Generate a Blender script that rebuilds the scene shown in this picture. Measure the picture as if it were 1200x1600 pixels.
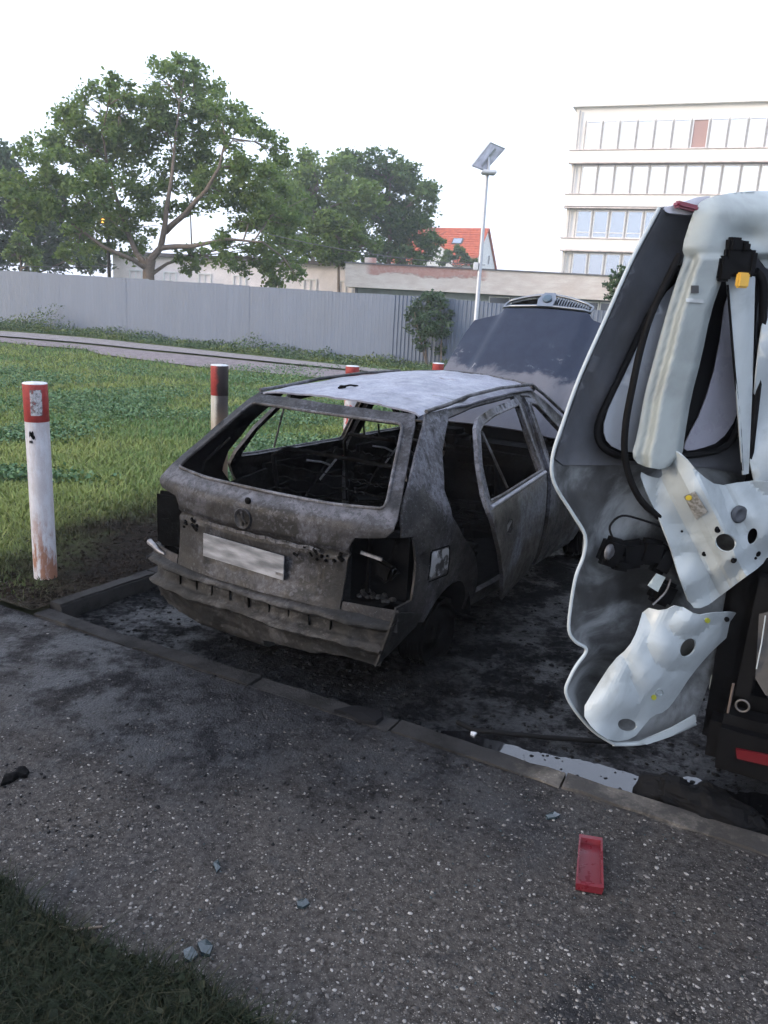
import bpy, bmesh, math, random
import numpy as np
from mathutils import Vector, Matrix, noise as mnoise
from mathutils.geometry import delaunay_2d_cdt

for o in list(bpy.data.objects):
    bpy.data.objects.remove(o, do_unlink=True)
scene = bpy.context.scene
COL = scene.collection
R = math.radians
random.seed(7)
RNG = np.random.default_rng(11)

# ------------------------------------------------------------------ camera
CAM_H, PITCH, ROLL, FPX = 1.8266, 0.253833, 0.0541486, 1251.8      # focal length for a 1600 px tall frame
fw = Vector((0, math.cos(PITCH), -math.sin(PITCH)))
r0 = Vector((1, 0, 0)); u0 = r0.cross(fw)
cr = math.cos(ROLL) * r0 + math.sin(ROLL) * u0
cu = -math.sin(ROLL) * r0 + math.cos(ROLL) * u0
CO = Vector((0, 0, CAM_H))
cd = bpy.data.cameras.new('camera')
cd.sensor_fit = 'VERTICAL'; cd.sensor_height = 36.0; cd.sensor_width = 27.0
cd.lens = FPX / 1600 * 36; cd.clip_start = 0.05; cd.clip_end = 2000
cam = bpy.data.objects.new('camera', cd); COL.objects.link(cam)
cam.matrix_world = Matrix(((cr.x, cu.x, -fw.x, CO.x), (cr.y, cu.y, -fw.y, CO.y), (cr.z, cu.z, -fw.z, CO.z), (0, 0, 0, 1)))
scene.camera = cam

# ------------------------------------------------------------------ light
SUN_EL, SUN_AZ = R(16), R(-112)          # azimuth clockwise from +Y: low, from the left and a little behind
world = bpy.data.worlds.new('World'); scene.world = world; world.use_nodes = True
wn = world.node_tree; wn.nodes.clear()
wo = wn.nodes.new('ShaderNodeOutputWorld'); wb = wn.nodes.new('ShaderNodeBackground')
sky = wn.nodes.new('ShaderNodeTexSky'); sky.sky_type = 'NISHITA'; sky.sun_disc = False
sky.sun_elevation = SUN_EL; sky.sun_rotation = SUN_AZ
sky.air_density = 1.2; sky.dust_density = 3.0; sky.ozone_density = 1.5
wm = wn.nodes.new('ShaderNodeMix'); wm.data_type = 'RGBA'; wm.inputs[0].default_value = 0.62
wm.inputs[7].default_value = (7.2, 8.05, 10.2, 1)      # thin bright cloud veil over the whole sky
wn.links.new(sky.outputs[0], wm.inputs[6]); wn.links.new(wm.outputs[2], wb.inputs[0])
wb.inputs[1].default_value = 0.10
wn.links.new(wb.outputs[0], wo.inputs[0])
sl = bpy.data.lights.new('sun', 'SUN'); sl.energy = 0.55; sl.angle = R(14); sl.color = (1.0, 0.86, 0.70)
so = bpy.data.objects.new('sun', sl); COL.objects.link(so)
sdir = Vector((math.sin(SUN_AZ) * math.cos(SUN_EL), math.cos(SUN_AZ) * math.cos(SUN_EL), math.sin(SUN_EL)))
so.rotation_euler = sdir.to_track_quat('Z', 'Y').to_euler(); so.location = (-20, -10, 20)
scene.view_settings.view_transform = 'Standard'; scene.view_settings.look = 'None'
scene.view_settings.exposure = 1.55; scene.view_settings.gamma = 1.0
scene.view_settings.use_curve_mapping = False
scene.render.engine = 'CYCLES'
scene.cycles.max_bounces = 4; scene.cycles.diffuse_bounces = 2; scene.cycles.glossy_bounces = 3; scene.cycles.transmission_bounces = 3; scene.cycles.volume_bounces = 0; scene.cycles.use_adaptive_sampling = True; scene.cycles.adaptive_threshold = 0.03

# ------------------------------------------------------------------ helpers
def ray(x, y): return fw + cr * ((x - 600) / FPX) + cu * ((800 - y) / FPX)
def at(x, y, Y):
    d = ray(x, y); return CO + d * (Y / d.y)
def gnd(x, y, z=0.0):
    d = ray(x, y); return CO + d * ((z - CAM_H) / d.z)
def onplane(x, y, P, n, off=0.0):
    d = ray(x, y); return CO + d * (((P + n * off) - CO).dot(n) / d.dot(n))

def props(o, label=None, cat=None, group=None, kind=None):
    if label: o['label'] = label
    if cat: o['category'] = cat
    if group: o['group'] = group
    if kind: o['kind'] = kind
    return o
def empty(name, loc=(0, 0, 0), rz=0.0, label=None, cat=None, group=None):
    o = bpy.data.objects.new(name, None); COL.objects.link(o)
    o.location = loc; o.rotation_euler = (0, 0, rz); o.empty_display_size = 0.2
    return props(o, label, cat, group)
def link(name, me, m=None, parent=None, smooth=False):
    if m is not None and len(me.materials) == 0: me.materials.append(m)
    o = bpy.data.objects.new(name, me); COL.objects.link(o)
    if parent is not None: o.parent = parent
    if smooth: me.polygons.foreach_set('use_smooth', [True] * len(me.polygons))
    return o
def copy_tree(o, parent=None):
    c = o.copy(); COL.objects.link(c); c.parent = parent
    for ch in o.children: copy_tree(ch, c)
    return c

class MB:
    """collects verts and faces, builds ONE mesh object"""
    def __init__(s): s.v = []; s.f = []; s.sm = []
    def add(s, vs, fs, smooth=False):
        k = len(s.v); s.v += [tuple(p) for p in vs]
        for f in fs: s.f.append(tuple(i + k for i in f)); s.sm.append(smooth)
        return s
    def box(s, c, size, M=None, bev=0.0):
        hx, hy, hz = [a / 2 for a in size]; c = Vector(c)
        if bev <= 0:
            vs = [Vector((x, y, z)) for x in (-hx, hx) for y in (-hy, hy) for z in (-hz, hz)]
            fs = [(0, 1, 3, 2), (4, 6, 7, 5), (0, 4, 5, 1), (2, 3, 7, 6), (0, 2, 6, 4), (1, 5, 7, 3)]
        else:
            bm = bmesh.new(); bmesh.ops.create_cube(bm, size=1.0)
            for v in bm.verts: v.co = Vector((v.co.x * 2 * hx, v.co.y * 2 * hy, v.co.z * 2 * hz))
            bmesh.ops.bevel(bm, geom=bm.edges[:], offset=bev, segments=2, affect='EDGES')
            bm.verts.index_update(); vs = [v.co.copy() for v in bm.verts]; fs = [[v.index for v in f.verts] for f in bm.faces]; bm.free()
        if M is not None: vs = [M @ v for v in vs]
        return s.add([v + c for v in vs], fs)
    def tube(s, pts, rad, n=8, cap=True, smooth=True):
        pts = [Vector(p) for p in pts]; m = len(pts)
        if not hasattr(rad, '__len__'): rad = [rad] * m
        vs = []; fs = []; ref = None
        for i, p in enumerate(pts):
            t = (pts[min(i + 1, m - 1)] - pts[max(i - 1, 0)]).normalized()
            if ref is None:
                ref = Vector((0, 0, 1)) if abs(t.z) < .9 else Vector((1, 0, 0))
            a = t.cross(ref); a = a.normalized() if a.length > 1e-6 else t.orthogonal().normalized()
            b = a.cross(t).normalized(); ref = b if m > 2 else ref
            for k in range(n):
                w = 2 * math.pi * k / n; vs.append(p + (a * math.cos(w) + b * math.sin(w)) * rad[i])
        for i in range(m - 1):
            for k in range(n):
                fs.append((i * n + k, i * n + (k + 1) % n, (i + 1) * n + (k + 1) % n, (i + 1) * n + k))
        s.add(vs, fs, smooth)
        if cap:
            s.add(vs[:n], [tuple(range(n))[::-1]]); s.add(vs[-n:], [tuple(range(n))])
        return s
    def bar(s, a, b, w, h, up=(0, 0, 1)):
        a = Vector(a); b = Vector(b); t = (b - a).normalized(); x = t.cross(Vector(up)).normalized(); y = x.cross(t)
        vs = [p + x * sx * w / 2 + y * sy * h / 2 for p in (a, b) for sx, sy in ((-1, -1), (1, -1), (1, 1), (-1, 1))]
        return s.add(vs, [(0, 1, 2, 3), (7, 6, 5, 4), (0, 4, 5, 1), (1, 5, 6, 2), (2, 6, 7, 3), (3, 7, 4, 0)])
    def lathe(s, prof, c=(0, 0, 0), n=24, M=None, smooth=True):
        c = Vector(c); vs = []; fs = []
        for r_, z in prof:
            for k in range(n):
                w = 2 * math.pi * k / n; v = Vector((r_ * math.cos(w), r_ * math.sin(w), z))
                vs.append(c + (M @ v if M is not None else v))
        for i in range(len(prof) - 1):
            for k in range(n): fs.append((i * n + k, i * n + (k + 1) % n, (i + 1) * n + (k + 1) % n, (i + 1) * n + k))
        s.add(vs, fs, smooth)
        s.add(vs[:n], [tuple(range(n))[::-1]]); s.add(vs[-n:], [tuple(range(n))])
        return s
    def extrude(s, poly, d):
        """poly: 3-D points of one polygon; d: offset vector -> closed prism"""
        d = Vector(d); n = len(poly); a = [Vector(p) for p in poly]; b = [p + d for p in a]
        s.add(a + b, [tuple(range(n))[::-1], tuple(range(n, 2 * n))] + [(i, (i + 1) % n, n + (i + 1) % n, n + i) for i in range(n)])
        return s
    def build(s, name, m, parent=None, **kw):
        me = bpy.data.meshes.new(name); me.from_pydata(s.v, [], s.f)
        me.polygons.foreach_set('use_smooth', s.sm)
        me.update(); o = link(name, me, m, parent)
        if kw: props(o, **kw)
        return o

def fast_mesh(name, verts, faces):
    """numpy verts (n,3) and faces (m,k), all of k corners"""
    me = bpy.data.meshes.new(name); verts = np.asarray(verts, dtype=np.float32); faces = np.asarray(faces, dtype=np.int32)
    m, k = faces.shape
    me.vertices.add(len(verts)); me.vertices.foreach_set('co', verts.ravel())
    me.loops.add(m * k); me.loops.foreach_set('vertex_index', faces.ravel())
    me.polygons.add(m); me.polygons.foreach_set('loop_start', np.arange(0, m * k, k, dtype=np.int32))
    try: me.polygons.foreach_set('loop_total', np.full(m, k, dtype=np.int32))
    except Exception: pass
    me.update(calc_edges=True); me.validate()
    return me

def interp(x, tab):
    if x <= tab[0][0]: return tab[0][1]
    for (a, b), (c, d) in zip(tab, tab[1:]):
        if x <= c: return b + (d - b) * (x - a) / (c - a)
    return tab[-1][1]
def dens(poly, sp):
    out = []
    n = len(poly)
    for i in range(n):
        a = Vector(poly[i][:2]); b = Vector(poly[(i + 1) % n][:2]); k = max(1, int(math.ceil((b - a).length / sp)))
        for j in range(k): out.append(a + (b - a) * (j / k))
    return out
def smoothpoly(poly, it=1):
    """corner cutting: rounds the corners of a closed outline"""
    p = [Vector(q[:2]) for q in poly]
    for _ in range(it):
        q = []
        for i in range(len(p)):
            a, b = p[i], p[(i + 1) % len(p)]; q += [a * .75 + b * .25, a * .25 + b * .75]
        p = q
    return p
def inside(pt, poly):
    x, y = pt; c = False; n = len(poly); j = n - 1
    for i in range(n):
        xi, yi = poly[i]; xj, yj = poly[j]
        if (yi > y) != (yj > y) and x < (xj - xi) * (y - yi) / (yj - yi) + xi: c = not c
        j = i
    return c
def panel_mesh(name, outline, holes, fn, sp=0.04, thick=0.006, mat_=None, parent=None, flip=False, wob=0.0, wsc=6.0):
    """a sheet cut to an outline with holes, meshed finely, bent into place by fn(u,v)->Vector, given a thickness"""
    out = dens(outline, sp); hs = [dens(h, sp) for h in holes]
    pts = list(out); edges = [(i, (i + 1) % len(out)) for i in range(len(out))]
    for h in hs:
        k = len(pts); pts += h; edges += [(k + i, k + (i + 1) % len(h)) for i in range(len(h))]
    bp = np.array([[p.x, p.y] for p in pts])
    x0, y0 = bp.min(0); x1, y1 = bp.max(0)
    outl = [tuple(p) for p in out]; hl = [[tuple(p) for p in h] for h in hs]
    nx = int((x1 - x0) / sp) + 1; ny = int((y1 - y0) / sp) + 1
    for i in range(nx):
        for j in range(ny):
            q = (x0 + (i + .5 + .5 * (j % 2)) * sp, y0 + (j + .5) * sp)
            if not inside(q, outl) or any(inside(q, h) for h in hl): continue
            if ((bp - q) ** 2).sum(1).min() < (sp * .5) ** 2: continue
            pts.append(Vector(q))
    V2, E2, F2, _, _, _ = delaunay_2d_cdt(pts, edges, [], 0, 1e-6)
    tris = []
    for f in F2:
        c = (V2[f[0]] + V2[f[1]] + V2[f[2]]) / 3
        if inside(tuple(c), outl) and not any(inside(tuple(c), h) for h in hl): tris.append(tuple(f))
    P = []
    for q in V2:
        p = Vector(fn(q.x, q.y))
        if wob: p = p + Vector(mnoise.noise_vector(p * wsc)) * wob + Vector(mnoise.noise_vector(p * wsc * .31 + Vector((5, 3, 1)))) * wob * 1.6
        P.append(p)
    if flip: tris = [t[::-1] for t in tris]
    nrm = [Vector() for _ in P]
    for t in tris:
        n = (P[t[1]] - P[t[0]]).cross(P[t[2]] - P[t[0]])
        for i in t: nrm[i] += n
    nrm = [n.normalized() for n in nrm]
    mb = MB(); mb.add(P, tris, True)
    B = [p - n * thick for p, n in zip(P, nrm)]
    mb.add(B, [t[::-1] for t in tris], True)
    cnt = {}
    for t in tris:
        for a, b in ((t[0], t[1]), (t[1], t[2]), (t[2], t[0])):
            if (b, a) in cnt: cnt.pop((b, a))
            else: cnt[(a, b)] = 1
    rv = []; rf = []
    for a, b in cnt:
        k = len(rv); rv += [P[a], P[b], B[b], B[a]]; rf.append((k + 3, k + 2, k + 1, k))
    mb.add(rv, rf)
    return mb.build(name, mat_, parent)

# ------------------------------------------------------------------ materials
class NT:
    def __init__(s, name):
        s.m = bpy.data.materials.new(name); s.m.use_nodes = True; s.t = s.m.node_tree
        s.b = s.t.nodes['Principled BSDF']
    def n(s, typ, **kw):
        nd = s.t.nodes.new(typ)
        for k, v in kw.items(): setattr(nd, k, v)
        return nd
    def l(s, a, b): s.t.links.new(a, b)
    def coord(s, kind='Object', scale=(1, 1, 1)):
        if kind == 'World': o = s.n('ShaderNodeNewGeometry').outputs['Position']
        else: o = s.n('ShaderNodeTexCoord').outputs[kind]
        if scale != (1, 1, 1):
            mp = s.n('ShaderNodeMapping'); mp.inputs['Scale'].default_value = scale; s.l(o, mp.inputs[0]); o = mp.outputs[0]
        return o
    def noise(s, co, scale, detail=6, rough=.6, dist=0.0):
        nd = s.n('ShaderNodeTexNoise'); nd.inputs['Scale'].default_value = scale; nd.inputs['Detail'].default_value = detail
        nd.inputs['Roughness'].default_value = rough; nd.inputs['Distortion'].default_value = dist; s.l(co, nd.inputs['Vector']); return nd.outputs['Fac']
    def voro(s, co, scale, feat='F1', out='Distance'):
        nd = s.n('ShaderNodeTexVoronoi', feature=feat); nd.inputs['Scale'].default_value = scale; s.l(co, nd.inputs['Vector']); return nd.outputs[out]
    def ramp(s, fac, stops):
        nd = s.n('ShaderNodeValToRGB'); e = nd.color_ramp.elements
        while len(e) < len(stops): e.new(.5)
        for el, (p, c) in zip(e, stops):
            el.position = p; el.color = (c, c, c, 1) if not hasattr(c, '__len__') else (*c[:3], 1)
        s.l(fac, nd.inputs[0]); return nd.outputs[0]
    def step(s, fac, a, b, lo=0.0, hi=1.0):
        nd = s.n('ShaderNodeMapRange'); nd.interpolation_type = 'SMOOTHSTEP'
        nd.inputs[1].default_value = a; nd.inputs[2].default_value = b; nd.inputs[3].default_value = lo; nd.inputs[4].default_value = hi
        s.l(fac, nd.inputs[0]); return nd.outputs[0]
    def mix(s, fac, a, b, mode='MIX'):
        nd = s.n('ShaderNodeMix', data_type='RGBA', blend_type=mode)
        for i, v in ((0, fac), (6, a), (7, b)):
            if hasattr(v, 'links') or hasattr(v, 'is_output'): s.l(v, nd.inputs[i])
            elif hasattr(v, '__len__'): nd.inputs[i].default_value = (*v[:3], 1)
            else: nd.inputs[i].default_value = v
        return nd.outputs[2]
    def math(s, op, a, b=0.0):
        nd = s.n('ShaderNodeMath', operation=op)
        for i, v in ((0, a), (1, b)):
            if hasattr(v, 'is_output'): s.l(v, nd.inputs[i])
            else: nd.inputs[i].default_value = v
        return nd.outputs[0]
    def bump(s, h, strength=.3, dist=.01):
        nd = s.n('ShaderNodeBump'); nd.inputs['Strength'].default_value = strength; nd.inputs['Distance'].default_value = dist
        s.l(h, nd.inputs['Height']); s.l(nd.outputs[0], s.b.inputs['Normal'])
    def set(s, color=None, rough=None, metal=None, spec=None):
        for k, v in (('Base Color', color), ('Roughness', rough), ('Metallic', metal), ('Specular IOR Level', spec)):
            if v is None: continue
            if hasattr(v, 'is_output'): s.l(v, s.b.inputs[k])
            elif hasattr(v, '__len__'): s.b.inputs[k].default_value = (*v[:3], 1)
            else: s.b.inputs[k].default_value = v
        return s.m

def plain(name, c, rough=.6, metal=0.0, var=.25, sc=8.0, bump=0.0, co='Object', spec=None):
    t = NT(name); k = t.coord(co); n = t.noise(k, sc, 6, .65)
    d = [x * (1 - var) for x in c]; h = [min(1, x * (1 + var)) for x in c]
    t.set(t.ramp(n, [(.3, d), (.7, h)]), t.step(n, .3, .7, rough - .08, min(1, rough + .08)), metal, spec if spec is not None else (.5 if max(c) > .03 else .12))
    if bump: t.bump(t.noise(k, sc * 5, 5), bump, .005)
    return t.m
# ================================================================== SETTING
K0 = Vector((-1.78, 4.19, 0)); KE = Vector((.886, -.463, 0)).normalized(); KN = Vector((.463, .886, 0)).normalized()
def bay(a, b, z=0.0): return K0 + KE * a + KN * b + Vector((0, 0, z))
def tobay(p): d = Vector(p) - K0; return d.dot(KE), d.dot(KN)
def clamp(x, a=0.0, b=1.0): return max(a, min(b, x))
def gz(x, y): return .08 + .27 * clamp(-x / 15) * clamp((y - 8) / 22)
def gl(px, py, dz=0.0):
    z = .08
    for _ in range(7):
        p = gnd(px, py, z + dz); z = gz(p.x, p.y)
    return Vector((p.x, p.y, z + dz))

# burnt area round the wreck (in world metres), used as a char mask by ground materials
BURN = bay(1.1, 1.6)
def char_mask(t, r0, r1, amp=.9, sx=(1, 1, 1)):
    co = t.coord('World')
    sub = t.n('ShaderNodeVectorMath', operation='SUBTRACT'); t.l(co, sub.inputs[0]); sub.inputs[1].default_value = BURN
    sc = t.n('ShaderNodeVectorMath', operation='MULTIPLY'); t.l(sub.outputs[0], sc.inputs[0]); sc.inputs[1].default_value = sx
    ln = t.n('ShaderNodeVectorMath', operation='LENGTH'); t.l(sc.outputs[0], ln.inputs[0])
    n = t.noise(co, 1.6, 5, .7); d = t.math('ADD', ln.outputs['Value'], t.math('MULTIPLY', t.math('SUBTRACT', n, .5), amp))
    return t.step(d, r0, r1, 1.0, 0.0)

def m_lawn():
    t = NT('lawn_soil'); co = t.coord('World'); n = t.noise(co, .5, 6, .7); n2 = t.noise(co, 14, 6, .7)
    g = t.mix(t.step(n, .35, .65), (.065, .098, .034), (.11, .135, .05))
    g = t.mix(t.step(n2, .45, .7), g, (.055, .045, .028))
    g = t.mix(char_mask(t, 1.75, 3.0, 1.6), g, t.mix(t.step(n2, .3, .7), (.004, .0035, .003), (.018, .0135, .011)))
    dv = t.n('ShaderNodeVectorMath', operation='SUBTRACT'); t.l(co, dv.inputs[0]); dv.inputs[1].default_value = K0
    dt = t.n('ShaderNodeVectorMath', operation='DOT_PRODUCT'); t.l(dv.outputs[0], dt.inputs[0]); dt.inputs[1].default_value = KN
    edge = t.step(t.math('ADD', dt.outputs['Value'], t.math('MULTIPLY', t.math('SUBTRACT', t.noise(co, 3, 5), .5), .8)), .10, .50, 1, 0)      # trodden bare edge
    g = t.mix(t.math('MULTIPLY', edge, .9), g, t.mix(t.step(n2, .3, .7), (.010, .008, .006), (.040, .031, .023)))
    t.bump(n2, 1.0, .04)
    return t.set(g, .95, spec=.05)
def m_grass():
    t = NT('grass_blades'); co = t.coord('World'); isl = t.n('ShaderNodeNewGeometry').outputs['Random Per Island']
    n = t.noise(co, .42, 5, .6)
    a = t.mix(t.step(n, .38, .62), (.095, .175, .055), (.235, .275, .078))
    b = t.mix(isl, a, t.ramp(isl, [(0, (.055, .115, .046)), (.72, (.13, .20, .066)), (.95, (.30, .28, .12))]))
    b = t.mix(.5, a, b)
    b = t.mix(char_mask(t, 1.9, 3.0, 1.3), b, (.020, .015, .010))
    t.b.inputs['Subsurface Weight'].default_value = 0.0
    return t.set(b, .75, spec=.25)
def m_bay():
    t = NT('bay_asphalt'); co = t.coord('World')
    n = t.noise(co, 2.6, 6, .72); n2 = t.noise(co, 26, 5, .75); n3 = t.noise(co, 7, 5, .7); v = t.voro(co, 120)
    base = t.mix(t.step(n2, .35, .7), (.008, .008, .0095), (.032, .033, .036))
    base = t.mix(t.step(v, .05, .18, 1, 0), base, (.07, .07, .07))
    soot = t.mix(t.step(n3, .4, .65), (.0018, .0019, .0024), (.006, .0063, .0075))
    c = t.mix(t.math('MAXIMUM', char_mask(t, 1.75, 2.5, 1.0), t.step(n, .50, .62, 0, .92)), base, soot)
    wet = t.step(n, .38, .60)
    t.bump(t.math('ADD', t.math('MULTIPLY', n2, .8), t.math('MULTIPLY', n3, 1.2)), .55, .03)
    return t.set(c, t.mix(wet, (.85, .85, .85), (.40, .40, .40)), spec=t.step(t.math('ADD', n, t.math('MULTIPLY', t.math('SUBTRACT', n2, .5), .5)), .44, .60, .03, .34))
def m_pave():
    t = NT('pavement_asphalt'); co = t.coord('World')
    n2 = t.noise(co, 38, 5, .75); n3 = t.noise(co, 5.5, 5, .7)
    v = t.voro(co, 95); vc = t.voro(co, 95, out='Color'); v2 = t.voro(co, 46); v2c = t.voro(co, 46, out='Color')
    warm = t.step(t.noise(co, .75, 5, .6), .30, .52)
    base = t.mix(t.step(n2, .3, .7), (.012, .012, .0135), (.050, .050, .053))
    base = t.mix(t.math('MULTIPLY', warm, .8), base, t.mix(t.step(n2, .3, .7), (.024, .021, .018), (.090, .079, .070)))
    grit = t.math('MULTIPLY', t.step(v, .14, .30, 1, 0), t.step(vc, .35, .8))
    base = t.mix(t.math('MULTIPLY', grit, .8), base, (.155, .145, .135))
    v3 = t.voro(co, 160); v3c = t.voro(co, 160, out='Color'); base = t.mix(t.math('MULTIPLY', t.step(v3, .15, .4, 1, 0), t.step(v3c, .3, .7, 0, .7)), base, (.11, .10, .09))
    st = t.math('MULTIPLY', t.step(v2, .10, .22, 1, 0), t.step(v2c, .62, .75))
    base = t.mix(t.math('MULTIPLY', st, .8), base, (.26, .25, .24))
    soot = t.mix(t.step(n2, .35, .7), (.003, .0031, .004), (.011, .0113, .0135))
    soot = t.mix(t.math('MULTIPLY', st, .6), soot, (.07, .07, .075))
    m = t.math('MAXIMUM', t.math('MULTIPLY', char_mask(t, 1.9, 3.2, 2.0), .96), t.step(t.noise(co, 1.9, 6, .7, .6), .52, .66, 0, .85))
    c = t.mix(m, base, soot)
    wet = t.math('MULTIPLY', m, t.step(n3, .35, .6))
    t.bump(t.math('SUBTRACT', t.math('ADD', t.math('MULTIPLY', n2, .7), n3), t.math('MULTIPLY', v, .25)), .8, .014)
    return t.set(c, t.mix(wet, (.88, .88, .88), (.34, .34, .34)), spec=t.math('ADD', .06, t.math('MULTIPLY', wet, .36)))
def m_concrete(name, c=(.17, .152, .13), soot=True):
    t = NT(name); co = t.coord('World'); n = t.noise(co, 5, 8, .7); n2 = t.noise(co, 60, 6, .7)
    k = t.mix(t.step(n, .3, .7), [x * .6 for x in c], c); k = t.mix(t.step(n2, .5, .75), k, [x * 1.5 for x in c])
    if soot: k = t.mix(t.math('MULTIPLY', char_mask(t, 2.1, 2.5, 1.6), .99), k, (.007, .007, .007)); k = t.mix(t.step(n, .38, .58, 0, .85), k, (.026, .025, .025))
    t.bump(t.math('ADD', n, n2), .5, .01)
    return t.set(k, .9, spec=.15)
M_LAWN = m_lawn(); M_GRASS = m_grass(); M_BAY = m_bay(); M_PAVE = m_pave(); M_KERB = m_concrete('kerb_concrete')

def sheet(name, grid, m, kind='structure', label=None):
    """grid: list of rows of points"""
    nr, nc = len(grid), len(grid[0]); vs = [tuple(p) for row in grid for p in row]
    fs = [(i * nc + j, i * nc + j + 1, (i + 1) * nc + j + 1, (i + 1) * nc + j) for i in range(nr - 1) for j in range(nc - 1)]
    me = bpy.data.meshes.new(name); me.from_pydata(vs, [], fs); me.update()
    o = link(name, me, m, None, True); props(o, label, None, None, kind); return o
def up(o):
    me = o.data
    if sum(p.normal.z for p in me.polygons) < 0: me.flip_normals()
    return o

up(sheet('ground', [[(x, y, -.08) for x in (-220, 0, 220)] for y in (-120, 100, 260)], plain('far_ground', (.07, .09, .04), .95, 0, .3, .2, co='Object')))
def lawn_z(p): return gz(p.x, p.y) + .018 * mnoise.noise(Vector((p.x * 1.7, p.y * 1.7, 0))) * clamp(min(abs(tobay(p)[0]), abs(tobay(p)[1])) * 2)
def lawn_pt(a, b): p = bay(a, b); p.z = lawn_z(p); return p
rows = []
la = list(np.linspace(-46, -6, 41)) + list(np.linspace(-5.75, -.1, 24)); lb = list(np.linspace(-.11, 8, 34)) + list(np.linspace(8.5, 52, 60))
up(sheet('lawn', [[lawn_pt(a, b) for a in la] for b in lb], M_LAWN))
la2 = np.linspace(-.1, 44, 60); lb2 = np.linspace(5.3, 52, 80)
up(sheet('lawn', [[lawn_pt(a, b) for a in la2] for b in lb2], M_LAWN))
def bz(a, b): return clamp((b - .25) / .5, .08, 1) * (.010 * mnoise.noise(Vector((a * 3.1, b * 3.1, 2.2))) + .006 * mnoise.noise(Vector((a * 9, b * 9, 1))))
up(sheet('parking_bay', [[bay(a, b, -.004 + bz(a, b)) for a in np.linspace(-.02, 7, 180)] for b in np.linspace(-.02, 5.22, 130)], M_BAY))
up(sheet('parking_bay', [[bay(a, b, -.004) for a in np.linspace(7, 30, 20)] for b in np.linspace(-.02, 5.22, 12)], M_BAY))
def pz(a, b): return .052 + .006 * mnoise.noise(Vector((a * 1.6, b * 1.6, 4)))
up(sheet('pavement', [[bay(a, b, pz(a, b) if b < -.2 else .050) for a in np.linspace(-4, 4.5, 120)] for b in np.linspace(-5, -.105, 70)], M_PAVE))
up(sheet('pavement', [[bay(a, b, .046) for a in np.linspace(-25, 30, 12)] for b in np.linspace(-16, -4.9, 6)], M_PAVE))
up(sheet('pavement', [[bay(a, b, .048) for a in np.linspace(-25, -3.98, 8)] for b in np.linspace(-5, .05, 4)], M_PAVE))
up(sheet('pavement', [[bay(a, b, .048) for a in np.linspace(4.48, 30, 8)] for b in np.linspace(-5, -.105, 4)], M_PAVE))

# kerbs: a bed with single stones on it
def kerb_run(p0, d, side, length, step, top, w, skip=0):
    bed = MB().bar(p0 + side * (w / 2) + Vector((0, 0, -.03)), p0 + d * length + side * (w / 2) + Vector((0, 0, -.03)), w * .9, .05).build('kerb', M_KERB, kind='structure')
    proto = []
    for v in range(3):
        bm = bmesh.new(); bmesh.ops.create_cube(bm, size=1)
        bmesh.ops.subdivide_edges(bm, edges=[e for e in bm.edges if abs(e.verts[0].co.x - e.verts[1].co.x) > .5], cuts=9)
        bmesh.ops.bevel(bm, geom=[e for e in bm.edges if e.verts[0].co.z > .4 and e.verts[1].co.z > .4 and abs(e.verts[0].co.y - e.verts[1].co.y) < .1], offset=.09, segments=2, affect='EDGES')
        for q in bm.verts:
            q.co = Vector((q.co.x * (step - .012), q.co.y * w, q.co.z * .14))
            q.co += Vector(mnoise.noise_vector(q.co * 9 + Vector((v * 7, 0, 0)))) * .010 + Vector(mnoise.noise_vector(q.co * 31 + Vector((v * 7, 3, 0)))) * .004
        me = bpy.data.meshes.new('kerb_stone'); bm.to_mesh(me); bm.free(); me.materials.append(M_KERB); proto.append(me)
    k = int(length / step)
    for i in range(k):
        o = bpy.data.objects.new('kerb_stone', proto[(i * 7) % 3]); COL.objects.link(o); o.parent = bed
        o.location = p0 + d * ((i + .5) * step) + side * (w / 2) + Vector((0, 0, top - .07 + random.uniform(-.006, .006)))
        o.rotation_euler = (random.uniform(-.03, .03), random.uniform(-.008, .008), math.atan2(d.y, d.x) + random.uniform(-.016, .016))
    return bed
kerb_run(bay(-.1, 0), KE, -KN, 9.0, .75, .060, .125)
kerb_run(bay(0, 0), KN, -KE, 5.25, .75, .088, .10)
kerb_run(bay(-.1, 5.22), KE, KN, 9.0, .75, .088, .10)

# far path, footway behind it
def ribbon(name, near, far, m, dz, n=40):
    def samp(pl, k):
        xs = [p[0] for p in pl]; x = xs[0] + (xs[-1] - xs[0]) * k; return x, interp(x, pl)
    rows = []
    for i in range(n + 1):
        a = gl(*samp(near, i / n), dz); b = gl(*samp(far, i / n), dz); rows.append([a, (a + b) / 2, b])
    return up(sheet(name, rows, m))
M_PATH = m_concrete('path_asphalt', (.245, .205, .205), False)
M_FOOT = m_concrete('footway_concrete', (.28, .25, .24), False)
PN = [(-160, 526), (0, 534), (60, 540), (145, 546), (155, 553), (300, 571.5), (466, 587), (620, 602), (900, 628)]
PF = [(-160, 521), (0, 527), (70, 533), (150, 540), (225, 548), (300, 555), (466, 572), (620, 587), (900, 612)]
FN = [(-160, 519), (0, 524.5), (70, 530), (150, 537), (225, 545), (300, 552), (466, 569), (620, 584), (900, 609)]
FF = [(-160, 512), (0, 517), (70, 522), (150, 529), (225, 537), (300, 545), (466, 563), (620, 579), (900, 604)]
ribbon('path', PN, PF, M_PATH, .03); ribbon('footway', FN, FF, M_FOOT, .045)

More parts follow.
